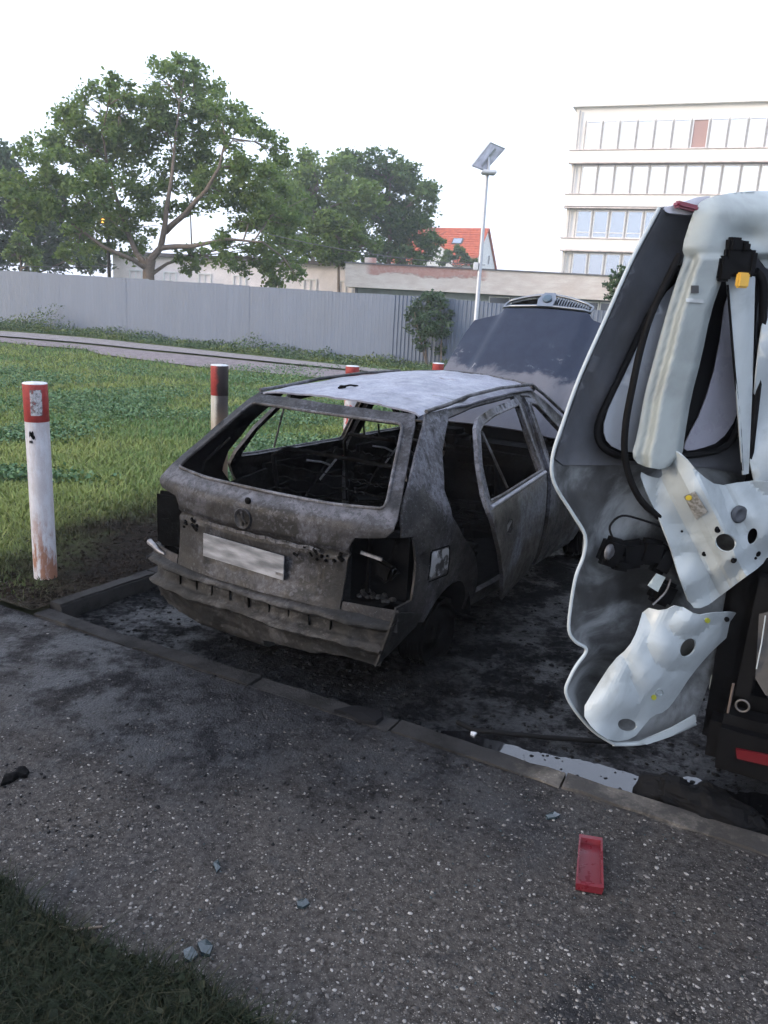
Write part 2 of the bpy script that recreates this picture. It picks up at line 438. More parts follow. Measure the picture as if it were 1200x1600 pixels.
# bare verge with grass, bottom left corner
VE = [(-700, 1200), (-300, 1290), (0, 1368), (62, 1418), (135, 1462), (205, 1500), (300, 1520), (352, 1565), (430, 1612), (560, 1720), (900, 1950)]
vg = []
for i, (x, y) in enumerate(VE):
    p = gnd(x, y, .06); q = p + Vector((-1.6, -2.2, 0)); row = []
    for k in range(9):
        s_ = p.lerp(q, k / 8); s_.z = .052 + .035 * min(1, k / 3) + .012 * mnoise.noise(s_ * 4); row.append(s_)
    vg.append(row)
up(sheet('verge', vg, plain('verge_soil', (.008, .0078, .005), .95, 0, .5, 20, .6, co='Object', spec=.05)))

# puddle along the kerb
def flat_patch(name, pts, z, m, sp=.04, rough=.012):
    p2 = smoothpoly(dens([Vector((p.x, p.y)) for p in pts], .05), 1)
    p2 = dens(p2, .012); p2 = [p + Vector(mnoise.noise_vector(Vector((p.x * 14, p.y * 14, 0)))[:2]) * rough * 1.6 + Vector(mnoise.noise_vector(Vector((p.x * 45, p.y * 45, 3)))[:2]) * rough * .8 for p in p2]
    mb = MB(); mb.add([(p.x, p.y, z) for p in p2], [tuple(range(len(p2)))])
    o = mb.build(name, m); up(o); return o
t = NT('puddle_water'); co = t.coord('World')
t.bump(t.noise(co, 30, 2), .02, .004); M_WATER = t.set((.006, .006, .007), .05); t.b.inputs['IOR'].default_value = 1.75
pud = flat_patch('puddle', [bay(2.72, .03), bay(3.0, .012), bay(3.30, .012), bay(3.5, .012), bay(3.72, .012), bay(3.82, .10), bay(3.70, .20), bay(3.5, .18), bay(3.3, .20), bay(3.08, .21), bay(2.88, .19), bay(2.68, .13)], .012, M_WATER)
props(pud, kind='structure')
pud2 = flat_patch('puddle', [bay(3.22, .24), bay(3.4, .25), bay(3.55, .20), bay(3.68, .23), bay(3.70, .31), bay(3.60, .36), bay(3.5, .31), bay(3.34, .33)], .010, M_WATER); props(pud2, kind='structure')
pud3 = flat_patch('puddle', [bay(2.3, .07), bay(2.6, .045), bay(2.85, .05), bay(2.75, .14), bay(2.4, .15)], .009, M_WATER); props(pud3, kind='structure')

# ------------------------------------------------------------------ grass, weeds, pebbles (uncountable stuff)
def blades(name, P, H, W, m, lean=.5, label=None):
    n = len(P); ang = RNG.uniform(0, 2 * np.pi, n); ln = RNG.uniform(.1, lean, n) * H
    la_ = RNG.uniform(0, 2 * np.pi, n)
    sx = np.stack([np.cos(ang), np.sin(ang), np.zeros(n)], 1) * (W / 2)[:, None]
    ld = np.stack([np.cos(la_) * ln, np.sin(la_) * ln, np.zeros(n)], 1)
    upv = np.zeros((n, 3)); upv[:, 2] = H
    mid = P + upv * .55 + ld * .35; tip = P + upv * RNG.uniform(.82, 1, n)[:, None] + ld * 1.25
    V = np.stack([P - sx, P + sx, mid + sx * .75, mid - sx * .75, tip], 1).reshape(-1, 3)
    b = np.arange(n) * 5
    F = np.concatenate([np.stack([b, b + 1, b + 2], 1), np.stack([b, b + 2, b + 3], 1), np.stack([b + 3, b + 2, b + 4], 1)], 0)
    o = link(name, fast_mesh(name, V, F), m); props(o, label, None, None, 'stuff'); return o
def leaf_mesh(name, C, S, flat=0.0, asp=.55, fold=.25):
    """bent diamond leaves: one quad each, centre C (n,3), length S (n)"""
    n = len(C); d = RNG.normal(size=(n, 3)); d[:, 2] *= (1 - flat) ; d /= np.linalg.norm(d, axis=1)[:, None]
    w = RNG.normal(size=(n, 3)); w[:, 2] *= (1 - flat); w -= d * (w * d).sum(1)[:, None]; w /= np.linalg.norm(w, axis=1)[:, None]
    nr = np.cross(d, w); S = S[:, None]
    V = np.stack([C - d * S / 2, C + w * S * asp / 2 + nr * S * fold * .3, C + d * S / 2, C - w * S * asp / 2 + nr * S * fold * .3], 1).reshape(-1, 3)
    b = np.arange(n) * 4; F = np.stack([b, b + 1, b + 2, b + 3], 1)
    return fast_mesh(name, V, F)

def sample_lawn(n, px0, px1, py0, py1):
    """positions on the lawn spread evenly over a part of the view, so that far blades are fewer"""
    X = RNG.uniform(px0, px1, n); Y = RNG.uniform(py0, py1, n); out = []
    fwa, cra, cua = np.array(fw), np.array(cr), np.array(cu)
    d = fwa[None] + cra[None] * ((X - 600) / FPX)[:, None] + cua[None] * ((800 - Y) / FPX)[:, None]
    z = np.full(n, .08)
    for _ in range(8):
        tt = (z - CAM_H) / d[:, 2]; p = d * tt[:, None]
        z = .08 + .27 * np.clip(-p[:, 0] / 15, 0, 1) * np.clip((p[:, 1] - 8) / 22, 0, 1)
    p[:, 2] = z - .01
    return p, Y, X
p, Y, X = sample_lawn(230000, -150, 1000, 531, 1000)
a = (p[:, 0] - K0.x) * KE.x + (p[:, 1] - K0.y) * KE.y; b = (p[:, 0] - K0.x) * KN.x + (p[:, 1] - K0.y) * KN.y
pn = np.interp(X, [q[0] for q in PN], [q[1] for q in PN])
dist = np.linalg.norm(p[:, :2], axis=1)
burn = np.hypot(p[:, 0] - BURN.x, p[:, 1] - BURN.y)
keep = (Y > pn + RNG.normal(0, 1.2, len(Y)) - .5) & (((a < -.13) & (b > .12 - RNG.exponential(.08, len(a)))) | (b > 5.45)) & (RNG.uniform(0, 1, len(a)) < np.clip((burn - 1.7) / 1.9, .06, 1))
p = p[keep]; dist = dist[keep]; burn = burn[keep]
tuft = np.array([mnoise.noise(Vector((x * 1.3, y * 1.3, 3))) for x, y in p[:, :2]])
H = (RNG.uniform(.04, .10, len(p)) * (1 + .5 * tuft)) * np.clip((burn - 1.3) / 1.5, .45, 1)
blades('grass', p, H, .0035 + .0011 * dist * RNG.uniform(.7, 1.3, len(p)), M_GRASS, .9, 'rough green grass of the lawn beside the parking bay')
# clover and broad-leaved weeds in the lawn
p, Y, X = sample_lawn(95000, -50, 700, 575, 760)
a = (p[:, 0] - K0.x) * KE.x + (p[:, 1] - K0.y) * KE.y; b = (p[:, 0] - K0.x) * KN.x + (p[:, 1] - K0.y) * KN.y
burn = np.hypot(p[:, 0] - BURN.x, p[:, 1] - BURN.y)
tn = np.array([mnoise.noise(Vector((x * .55, y * .55, 9))) for x, y in p[:, :2]])
keep = (a < -.4) & (b > .3) & (burn > 2.6) & (tn > .02 + RNG.normal(0, .08, len(a)))
p = p[keep]; p[:, 2] += RNG.uniform(.02, .14, len(p))
t = NT('lawn_weed_leaves'); isl = t.n('ShaderNodeNewGeometry').outputs['Random Per Island']
M_WEED = t.set(t.ramp(isl, [(0, (.045, .105, .046)), (.6, (.09, .165, .07)), (1, (.15, .23, .095))]), .65, spec=.3)
props(link('lawn_weeds', leaf_mesh('lawn_weeds', p, RNG.uniform(.022, .052, len(p)), .3, .75), M_WEED), 'low broad leaved weeds growing among the lawn grass', None, None, 'stuff')

# clods and burnt stalks on the bare soil beside the wreck
n = 5200; aa = -.12 - RNG.exponential(.5, n); bb = RNG.uniform(-.08, 3.2, n); m_ = RNG.uniform(0, 1, n) < .3; bb[m_] = RNG.exponential(.22, m_.sum()) - .08; aa[m_] = RNG.uniform(-2.2, -.12, m_.sum())
P = np.array([tuple(lawn_pt(x, y)) for x, y in zip(aa, bb)])
CLODS = P
# verge grass in the corner
n = 26000; X = RNG.uniform(-80, 520, n); Y = RNG.uniform(1340, 1660, n)
ve = np.interp(X, [q[0] for q in VE], [q[1] for q in VE]); k = Y > ve + RNG.exponential(10, n) + 4
pts = np.array([tuple(gnd(x, y, .075)) for x, y in zip(X[k], Y[k])])
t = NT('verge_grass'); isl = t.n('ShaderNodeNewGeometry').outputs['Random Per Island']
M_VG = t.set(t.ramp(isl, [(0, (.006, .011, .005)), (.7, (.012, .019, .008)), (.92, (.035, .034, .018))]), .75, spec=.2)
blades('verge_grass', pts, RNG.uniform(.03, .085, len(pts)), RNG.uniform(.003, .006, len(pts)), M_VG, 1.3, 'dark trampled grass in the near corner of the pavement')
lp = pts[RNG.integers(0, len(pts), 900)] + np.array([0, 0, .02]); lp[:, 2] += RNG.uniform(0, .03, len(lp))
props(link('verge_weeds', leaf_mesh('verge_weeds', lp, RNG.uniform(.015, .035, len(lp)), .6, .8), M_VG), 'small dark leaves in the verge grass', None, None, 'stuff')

# pebbles pressed into the pavement
ico = bmesh.new(); bmesh.ops.create_icosphere(ico, subdivisions=1, radius=1); IV = np.array([v.co[:] for v in ico.verts]); ico.verts.index_update()
IF = np.array([[v.index for v in f.verts] for f in ico.faces]); ico.free()
def pebbles(name, P, S, m, label, flat=.5):
    n = len(P); rot = RNG.uniform(0, 2 * np.pi, n); s3 = np.stack([S * RNG.uniform(.7, 1.5, n), S * RNG.uniform(.6, 1.1, n), S * flat * RNG.uniform(.6, 1.1, n)], 1)
    V = IV[None] * s3[:, None, :] * (1 + RNG.normal(0, .12, (n, len(IV), 1)))
    c, s = np.cos(rot)[:, None], np.sin(rot)[:, None]
    V = np.stack([V[..., 0] * c - V[..., 1] * s, V[..., 0] * s + V[..., 1] * c, V[..., 2]], 2) + P[:, None, :]
    F = (IF[None] + (np.arange(n) * len(IV))[:, None, None]).reshape(-1, 3)
    o = link(name, fast_mesh(name, V.reshape(-1, 3), F), m); props(o, label, None, None, 'stuff'); return o
t = NT('pebble_stone'); isl = t.n('ShaderNodeNewGeometry').outputs['Random Per Island']; co = t.coord('World')
cst = t.ramp(isl, [(0, (.020, .019, .019)), (.40, (.055, .050, .046)), (.66, (.105, .095, .086)), (.86, (.17, .158, .145)), (1, (.32, .305, .285))])
cst = t.mix(t.math('MULTIPLY', char_mask(t, 1.5, 3.2, 1.9), .8), cst, (.012, .012, .013))
M_PEB = t.set(cst, .7, spec=.3)
n = 30000; X = RNG.uniform(-60, 1260, n); Y = 960 + 680 * RNG.uniform(0, 1, n) ** .8
P = np.array([tuple(gnd(x, y, .053)) for x, y in zip(X, Y)])
b = (P[:, 0] - K0.x) * KN.x + (P[:, 1] - K0.y) * KN.y; ve = np.interp(X, [q[0] for q in VE], [q[1] for q in VE])
k = (b < -.12) & (Y < ve + 25); P = P[k]
a_ = (P[:, 0] - K0.x) * KE.x + (P[:, 1] - K0.y) * KE.y
P[:, 2] = [pz(x, y) for x, y in zip(a_, b[k])]
pebbles('pebbles', P, .0013 + .0060 * RNG.uniform(0, 1, len(P)) ** 4.5, M_PEB, 'pale pebbles exposed in the worn asphalt pavement')
pebbles('soil_clods', CLODS, .003 + .014 * RNG.uniform(0, 1, len(CLODS)) ** 3, plain('clod_soil', (.014, .0105, .008), .95, 0, .7, 2.5, spec=.05), 'dark clods of burnt soil beside the wreck', .7)
# charred crumbs on the bay
n = 9000; aa = RNG.uniform(0, 4.6, n); bb = RNG.uniform(.02, 4.2, n) ** 1.0
P = np.array([tuple(bay(x, y, bz(x, y) - .002)) for x, y in zip(aa, bb)])
M_CHAR = plain('charred_crumbs', (.006, .006, .0065), .7, 0, .7, 3, co='Object')
pebbles('charred_crumbs', P, .003 + .013 * RNG.uniform(0, 1, n) ** 4, M_CHAR, 'black burnt crumbs scattered over the bay floor', .6)
n = 200; aa = RNG.uniform(2.65, 3.9, n); bb = RNG.uniform(.0, .42, n)
P = np.array([tuple(bay(x, y, .012)) for x, y in zip(aa, bb)])
pebbles('puddle_debris', P, .002 + .012 * RNG.uniform(0, 1, n) ** 2.5, M_CHAR, 'black flakes floating in the puddle by the kerb', .25)
n = 1700; X = RNG.uniform(-20, 760, n); Y = RNG.uniform(975, 1330, n)
P = np.array([tuple(gnd(x, y, .053)) for x, y in zip(X, Y)]); b = (P[:, 0] - K0.x) * KN.x + (P[:, 1] - K0.y) * KN.y; P = P[b < -.12]
pebbles('soot_flakes', P, .0015 + .009 * RNG.uniform(0, 1, len(P)) ** 5, M_CHAR, 'black soot flakes scattered on the pavement behind the wreck', .3)
# ================================================================== BACKGROUND
# ------------------------------------------------------------------ grey sheet fence
FA = Vector((-14.918, 31, 0)); FB = Vector((-.249, 25, 0)); FD = (FB - FA).normalized(); FNRM = Vector((FD.y, -FD.x, 0))
t = NT('fence_paint'); co = t.coord('Object', (3, 3, .35)); n = t.noise(co, 2.2, 6, .6); n2 = t.noise(t.coord('World'), .6, 4)
c = t.mix(t.step(n, .3, .75), (.128, .156, .208), (.146, .176, .230)); c = t.mix(t.step(n2, .4, .7, 0, .5), c, (.140, .160, .195))
c = t.mix(t.step(t.noise(t.coord('World'), 3.5, 8, .75), .66, .8, 0, .3), c, (.16, .14, .12))
M_FENCE = t.set(c, .55)
fence = empty('metal_fence', FA + FD * 16, 0, 'long blue grey corrugated metal fence behind the path', 'fence')
def corr(w, pitch, dep):
    v = []; k = int(round(w / pitch)); xs = []
    for i in range(k):
        x = i * pitch; xs += [(x, 0), (x + pitch * .58, 0), (x + pitch * .68, dep), (x + pitch * .90, dep)]
    xs.append((w, 0)); n = len(xs); mb = MB()
    vs = [(x, y, z) for z in (0, 1) for x, y in xs]; vs2 = [(x, y + .002, z) for z in (0, 1) for x, y in xs]
    fs = [(i, i + 1, n + i + 1, n + i) for i in range(n - 1)]
    mb.add(vs, fs); mb.add(vs2, [f[::-1] for f in fs]); mb.add([vs[n + i] for i in range(n)] + [vs2[n + i] for i in range(n)], [(i, i + 1, n + i + 1, n + i) for i in range(n - 1)])
    me = bpy.data.meshes.new('sheet'); me.from_pydata(mb.v, [], mb.f); me.update(); me.materials.append(M_FENCE); return me
SH_A = corr(1.0, .125, .0025); SH_B = corr(1.0, .125, .030)
FT = [(-8, 2.36), (0, 2.29), (9, 2.18), (13, 2.115), (16.4, 2.09), (19.8, 2.0), (27, 1.9)]
s = -8.0
while s < 27:
    p = FA + FD * s; zt = interp(s, FT); zb = gz(p.x, p.y) - .05
    o = bpy.data.objects.new('sheet', SH_B if s > 15.6 else SH_A); COL.objects.link(o); o.parent = fence
    o.location = p - fence.location + Vector((0, 0, zb)); o.rotation_euler = (random.uniform(-.004, .004), 0, math.atan2(FD.y, FD.x) + math.pi * 0)
    o.scale = (1.006, -1, zt - zb + random.uniform(-.008, .008)); s += 1.0
M_STEEL = plain('dark_steel', (.10, .105, .11), .5, .3, .3)
for s in np.arange(-8, 27.1, 3.0):
    p = FA + FD * float(s) - FNRM * .06; z0 = gz(p.x, p.y); zt = interp(float(s), FT) - .04
    MB().box(p - fence.location + Vector((0, 0, (z0 + zt) / 2)), (.06, .06, zt - z0)).build('post', M_STEEL, fence)
for zz in (.5, 1.6):
    MB().bar(FA + FD * -8 - FNRM * .03 + Vector((0, 0, zz + .2)) - fence.location, FA + FD * 27 - FNRM * .03 + Vector((0, 0, zz)) - fence.location, .02, .05).build('rail', M_STEEL, fence)

# ------------------------------------------------------------------ foliage
def leaf_mat(name, dark, mid, light, trans=.35):
    t = NT(name); isl = t.n('ShaderNodeNewGeometry').outputs['Random Per Island']; n = t.noise(t.coord('World'), .55, 4)
    c = t.ramp(t.math('ADD', t.math('MULTIPLY', isl, .55), t.math('MULTIPLY', n, .5)), [(.15, dark), (.5, mid), (.9, light)])
    t.set(c, .6, spec=.3)
    tr = t.n('ShaderNodeBsdfTranslucent'); t.l(c, tr.inputs[0]); mx = t.n('ShaderNodeMixShader'); mx.inputs[0].default_value = trans
    t.l(t.b.outputs[0], mx.inputs[1]); t.l(tr.outputs[0], mx.inputs[2]); t.l(mx.outputs[0], t.t.nodes['Material Output'].inputs[0])
    return t.m
LM_WAL = leaf_mat('walnut_leaves', (.075, .135, .038), (.150, .225, .060), (.24, .31, .085), .55)
LM_LIME = leaf_mat('bright_leaves', (.060, .105, .026), (.115, .180, .040), (.20, .26, .06))
LM_DEEP = leaf_mat('deep_green_leaves', (.045, .095, .030), (.090, .155, .045), (.16, .22, .065))
LM_DARK = leaf_mat('dark_tree_leaves', (.036, .062, .032), (.062, .100, .048), (.098, .145, .062))  # dark green foliage of the tree at the left edge
LM_SHRUB = leaf_mat('shrub_leaves', (.035, .065, .035), (.07, .115, .06), (.12, .17, .09))
BARK = plain('bark', (.15, .115, .085), .9, 0, .45, 14, .7)
def crown_points(clumps, n, sub=22, tight=.30):
    w = np.array([r ** 2 for _, r in clumps]); cnt = (n * w / w.sum()).astype(int); out = []
    for (c, r), k in zip(clumps, cnt):
        d = RNG.normal(size=(sub, 3)); d /= np.linalg.norm(d, axis=1)[:, None]
        sc = np.array(c) + d * r * RNG.uniform(.25, 1.0, (sub, 1)) ** .6
        i = RNG.integers(0, sub, k); out.append(sc[i] + RNG.normal(0, tight * r * .62, (k, 3)) * np.array([1.1, 1.1, .75]))
    return np.concatenate(out)
def tree(name, label, base, limbs, clumps, n, leaf, lm, group=None, sub=22, tight=.3, twigs=True, twr=.035):
    base = Vector(base); root = empty(name, base, 0, label, 'tree' if 'tree' in name else 'shrub', group)
    mb = MB(); lp = []
    for pts, r0_, r1_ in limbs:
        pts = [Vector(p) for p in pts]; q = []
        for i in range(len(pts) - 1):
            for k in range(4):
                x = pts[i].lerp(pts[i + 1], k / 4); q.append(x + Vector(mnoise.noise_vector(x * .8)) * .06 * (r0_ / .2 + .3))
        q.append(pts[-1]); m = len(q)
        mb.tube([x - base for x in q], [r0_ + (r1_ - r0_) * i / (m - 1) for i in range(m)], 8); lp += q
    if twigs:
        for c, r in clumps:
            c = Vector(c); a = min(lp, key=lambda x: (x - c).length - .3 * (c.z - x.z))
            mid = a.lerp(c, .55) + Vector((random.uniform(-.2, .2), random.uniform(-.2, .2), .25)) * r
            mb.tube([a - base, mid - base, c - base], [twr, twr * .7, twr * .3], 5)
            for _ in range(4):
                e = c + Vector((random.gauss(0, .6), random.gauss(0, .6), random.gauss(0, .5))) * r
                mb.tube([mid - base, (mid.lerp(e, .6) + Vector((0, 0, .1 * r))) - base, e - base], [twr * .5, twr * .35, twr * .15], 4)
    mb.build('trunk', BARK, root)
    P = crown_points(clumps, n, sub, tight) - np.array(base)
    link('crown', leaf_mesh('crown', P, RNG.uniform(.7, 1.3, len(P)) * leaf, .25), lm, root)
    return root
def px_clumps(lst, Y, spread=1.2, k=FPX):
    out = []
    for x, y, r in lst:
        yy = Y + random.uniform(-spread, spread); out.append((at(x, y, yy), r / k * yy))
    return out
# big walnut behind the fence
D1 = 33.0
b1 = at(226, 470, D1); b1.z = .35
fork = at(250, 388, D1)
limbs1 = [([b1, at(232, 425, D1), at(236, 405, D1)], .26, .20),
          ([at(236, 405, D1), at(250, 388, D1), at(258, 350, D1 - .4), at(264, 300, D1 - .6), at(272, 240, D1), at(280, 160, D1)], .15, .03),
          ([at(258, 362, D1), at(290, 335, D1 - .8), at(322, 300, D1 - 1.4), at(342, 262, D1 - 1.6), at(352, 215, D1 - 1)], .12, .03),
          ([at(252, 388, D1), at(300, 384, D1 - 1), at(350, 374, D1 - 1.8), at(410, 378, D1 - 2)], .11, .03),
          ([at(232, 418, D1), at(212, 395, D1 + .5), at(190, 340, D1 + 1), at(170, 270, D1 + 1), at(160, 210, D1)], .13, .03),
          ([at(230, 420, D1), at(205, 405, D1 - .6), at(160, 385, D1 - 1), at(100, 340, D1 - 1), at(50, 300, D1 - .6)], .11, .025),
          ([at(234, 430, D1), at(262, 412, D1 + .7), at(300, 400, D1 + 1.2)], .09, .03)]
cl1 = [(250, 132, 40), (288, 106, 22), (312, 152, 36), (205, 178, 42), (142, 172, 38), (98, 208, 36), (62, 250, 36), (122, 240, 46), (182, 250, 52), (240, 214, 50), (300, 218, 46), (352, 186, 36), (384, 228, 40), (432, 240, 24), (402, 282, 46), (440, 325, 40), (452, 382, 36), (402, 350, 44), (342, 298, 42), (290, 290, 44), (222, 310, 50), (150, 310, 52), (90, 310, 46), (40, 322, 40), (150, 360, 38), (208, 368, 38), (345, 390, 28), (430, 418, 32), (382, 405, 24), (300, 402, 26), (462, 428, 16), (118, 385, 28), (20, 290, 26), (185, 135, 20), (330, 175, 20)]
tree('walnut_tree', 'large spreading walnut tree with forked pale branches behind the fence', b1, limbs1, px_clumps(cl1, D1, 2.2), 40000, .20, LM_WAL, None, 17, .25)
# dark trees at the far left
def simple_tree(name, label, px, Y, cl, n, leaf, lm, spread=2.0, h=.25, sub=20, tight=.3):
    b = at(px, 440, Y); b.z = .1; top = at(px, min(c[1] for c in cl) + 25, Y)
    mid = b.lerp(top, .4)
    return tree(name, label, b, [([b, mid, top], h, .05)], px_clumps(cl, Y, spread), n, leaf, lm, 'trees behind the fence', sub, tight, True, .06)
simple_tree('dark_tree', 'dark dense tree at the left edge behind the walnut', 40, 46, [(-70, 290, 50), (-30, 270, 45), (0, 262, 36), (20, 330, 56), (72, 372, 50), (-30, 360, 55), (105, 398, 36), (30, 398, 44), (60, 310, 40), (150, 400, 30)], 15000, .30, LM_DARK)
simple_tree('small_tree', 'small yellowish green tree low behind the fence at far left', 32, 39, [(30, 380, 16), (45, 395, 16), (18, 398, 14), (55, 412, 12)], 2600, .16, LM_LIME, .6, .08)
simple_tree('broad_tree', 'mid green broad tree right of the walnut', 490, 54, [(470, 280, 34), (448, 325, 36), (500, 292, 38), (535, 275, 30), (505, 340, 36), (560, 320, 36), (462, 372, 32), (430, 290, 26), (520, 385, 34), (420, 340, 30)], 15000, .30, leaf_mat('mid_green_leaves', (.070, .130, .030), (.140, .215, .048), (.22, .29, .07)))
simple_tree('dark_crowned_tree', 'tall dark green tree left of the red roofed house', 610, 60, [(535, 262, 24), (560, 256, 22), (592, 262, 28), (632, 278, 30), (662, 312, 28), (600, 318, 44), (648, 350, 38), (672, 384, 22), (620, 382, 36), (572, 390, 34), (545, 320, 30), (640, 408, 24), (590, 290, 30)], 19000, .31, LM_DEEP, 2.0, .3, 24, .26)
simple_tree('lime_green_tree', 'bright lime green low tree in front of the dark trees', 530, 43, [(502, 352, 20), (530, 350, 22), (555, 372, 20), (585, 382, 12), (505, 388, 22), (540, 398, 18), (480, 385, 16)], 6500, .20, LM_LIME, .8, .10)
simple_tree('small_tree', 'small green tree in front of the red roofed house', 714, 82, [(702, 400, 9), (716, 394, 9), (728, 406, 8), (690, 408, 8), (740, 410, 6)], 1800, .32, LM_DEEP, .8, .10)
# young tree half hidden by the white van door
bs = at(962, 560, 17.5); bs.z = .1
tree('young_tree', 'young leafy tree half hidden behind the open van door', bs, [([bs, at(964, 480, 17.5), at(966, 440, 17.5)], .04, .015)], px_clumps([(968, 432, 15), (958, 452, 13), (978, 448, 15), (990, 430, 16), (1000, 455, 18), (975, 475, 14)], 17.5, .3), 1500, .10, LM_SHRUB, None, 14, .32, True, .012)
# shrub in front of the fence
bs = at(668, 566, 24.0); bs.z = .1
tree('fence_shrub', 'tall thin green shrub growing against the grey fence', bs, [([bs, at(664, 530, 24), at(668, 490, 24)], .035, .012), ([bs, at(655, 520, 23.8), at(648, 488, 23.7)], .025, .01), ([at(690, 566, 24), at(690, 530, 24), at(688, 480, 24)], .028, .01)],
     px_clumps([(655, 482, 14), (684, 470, 15), (668, 506, 22), (648, 512, 12), (690, 514, 16), (660, 536, 11), (688, 548, 9), (670, 466, 10), (640, 494, 9), (700, 495, 10)], 24, .25), 3400, .10, LM_SHRUB, None, 18, .34, True, .010)

# weeds along the fence foot
n = 20000; X = RNG.uniform(-170, 760, n); Fy = np.interp(X, [q[0] for q in FF], [q[1] for q in FF])
hn = np.array([max(0.0, .5 + 1.1 * mnoise.noise(Vector((x * .022, 1.3, 0))) + .6 * mnoise.noise(Vector((x * .11, 4.0, 0)))) for x in X]) ** 1.3
extra = np.exp(-((X - 8) / 26) ** 2) * .55 + np.exp(-((X - 352) / 14) ** 2) * .25 + np.exp(-((X - 142) / 8) ** 2) * .15
back = RNG.uniform(.0, 1.0, n)
P = []
for x, fy, bk, h_, ex in zip(X, Fy, back, hn, extra):
    g_ = gl(x, fy - 1.0); s_ = (g_ - FA).dot(FD); w_ = FA + FD * s_ + FNRM * .10
    q = g_.lerp(w_, bk) ; q.z = gz(q.x, q.y) + random.random() ** 1.4 * (.16 + .30 * h_ + ex) * (.35 + .65 * bk); P.append(tuple(q))
t = NT('fence_weed_leaves'); isl = t.n('ShaderNodeNewGeometry').outputs['Random Per Island']; nn = t.noise(t.coord('World'), .9, 4)
M_FW = t.set(t.mix(t.step(nn, .45, .65), t.ramp(isl, [(0, (.035, .07, .034)), (.7, (.075, .12, .055)), (1, (.13, .17, .08))]), t.ramp(isl, [(0, (.07, .10, .03)), (1, (.17, .20, .06))])), .7, spec=.25)
props(link('fence_weeds', leaf_mesh('fence_weeds', np.array(P), RNG.uniform(.04, .11, n), .1, .5), M_FW), 'ragged green weeds along the foot of the grey fence', None, None, 'stuff')

# ------------------------------------------------------------------ buildings
def win(parent, c, w, h, ux, m_frame, m_pane, depth=.08, fr=.07, bars=(), sillh=0.0):
    """a window as frame with its pane; c = centre of the outer face; ux = horizontal unit vector; normal = ux x z pointing out"""
    ux = Vector(ux); nz = Vector((0, 0, 1)); nn_ = ux.cross(nz); M = Matrix((ux, nn_, nz)).transposed(); c = Vector(c)
    mb = MB()
    for dx, dz, sx, sz in ((0, h / 2 - fr / 2, w, fr), (0, -h / 2 + fr / 2, w, fr), (-w / 2 + fr / 2, 0, fr, h - 2 * fr), (w / 2 - fr / 2, 0, fr, h - 2 * fr)):
        mb.box(c + ux * dx + nz * dz, (sx, depth, sz), M)
    for kind, f_ in bars:
        if kind == 'v': mb.box(c + ux * (f_ * w), (fr * .8, depth * .8, h - 2 * fr), M)
        else: mb.box(c + nz * (f_ * h), (w - 2 * fr, depth * .8, fr * .8), M)
    f = mb.build('window', m_frame, parent)
    MB().box(c - nn_ * .02, (w - 2 * fr, .012, h - 2 * fr), M).build('pane', m_pane, f)
    return f
M_WFR = plain('white_window_frame', (.75, .74, .72), .5, 0, .08)
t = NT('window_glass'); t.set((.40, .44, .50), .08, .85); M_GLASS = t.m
t = NT('sky_glare_glass'); t.set((.72, .74, .76), .12, .85); M_GLASSW = t.m  # white sky reflection of the upper rows put into the pane colour
t = NT('dark_glass'); t.set((.05, .055, .06), .08, .0); t.b.inputs['Specular IOR Level'].default_value = .7; M_DGLASS = t.m
t = NT('red_blind_glass'); t.set((.42, .26, .22), .35); M_REDB = t.m

# office block
OP = Vector((11.272, 58, 0)); OT = R(-20); OX = Vector((math.cos(OT), math.sin(OT), 0)); ON = Vector((OX.y, -OX.x, 0))
t = NT('office_render'); n = t.noise(t.coord('Object', (1, 1, .4)), .8, 7, .65)
M_OFF = t.set(t.mix(t.step(n, .35, .75), (.84, .80, .74), (.90, .87, .82)), .85)
M_LEDGE = plain('ledge_brown', (.70, .60, .55), .8, 0, .3, 3)
M_MULL = plain('mullion_grey', (.44, .42, .40), .6, 0, .2)
OTOP = onplane(902, 168, OP, ON).z
off = empty('office_block', OP, 0, 'cream office block with rows of windows far behind on the right', 'building')
MB().box(OX * 16 - ON * 6.1 + Vector((0, 0, OTOP / 2)), (32, 12, OTOP), Matrix.Rotation(OT, 3, 'Z')).build('wall', M_OFF, off)
MB().box(OX * 16 - ON * 6 + Vector((0, 0, OTOP + .1)), (32.5, 12.5, .2), Matrix.Rotation(OT, 3, 'Z')).build('roof', M_OFF, off)
OZ = [onplane(x, y, OP, ON).z for x, y in ((874, 436), (881, 371), (889, 303), (897, 235))]; OS = (OZ[3] - OZ[0]) / 3; OWH = OS * .64
for r_ in range(4):
    zb = OZ[r_]
    MB().box(OX * 16 + ON * .12 + Vector((0, 0, zb - .06 - OS * .14)), (32.3, .5, OS * .26), Matrix.Rotation(OT, 3, 'Z')).build('spandrel', M_OFF, off)
    if r_ < 3: MB().box(OX * 16 + ON * .16 + Vector((0, 0, zb + OS * .69)), (32.3, .5, .08), Matrix.Rotation(OT, 3, 'Z')).build('ledge', M_LEDGE, off)
    MB().box(OX * 16 + ON * .12 + Vector((0, 0, zb - .04)), (32.4, .62, .05), Matrix.Rotation(OT, 3, 'Z')).build('ledge', M_LEDGE, off)
    for k in range(20):
        c = OX * (.75 + 1.10 * k + .5) + ON * .02 + Vector((0, 0, zb + OWH / 2))
        red = (r_ == 3 and k == 6)
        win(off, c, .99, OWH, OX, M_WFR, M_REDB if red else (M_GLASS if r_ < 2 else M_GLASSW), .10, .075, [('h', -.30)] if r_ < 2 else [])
        MB().box(c - OX * .55 + ON * .02, (.05, .12, OWH + .06), Matrix.Rotation(OT, 3, 'Z')).build('mullion', M_MULL, off)
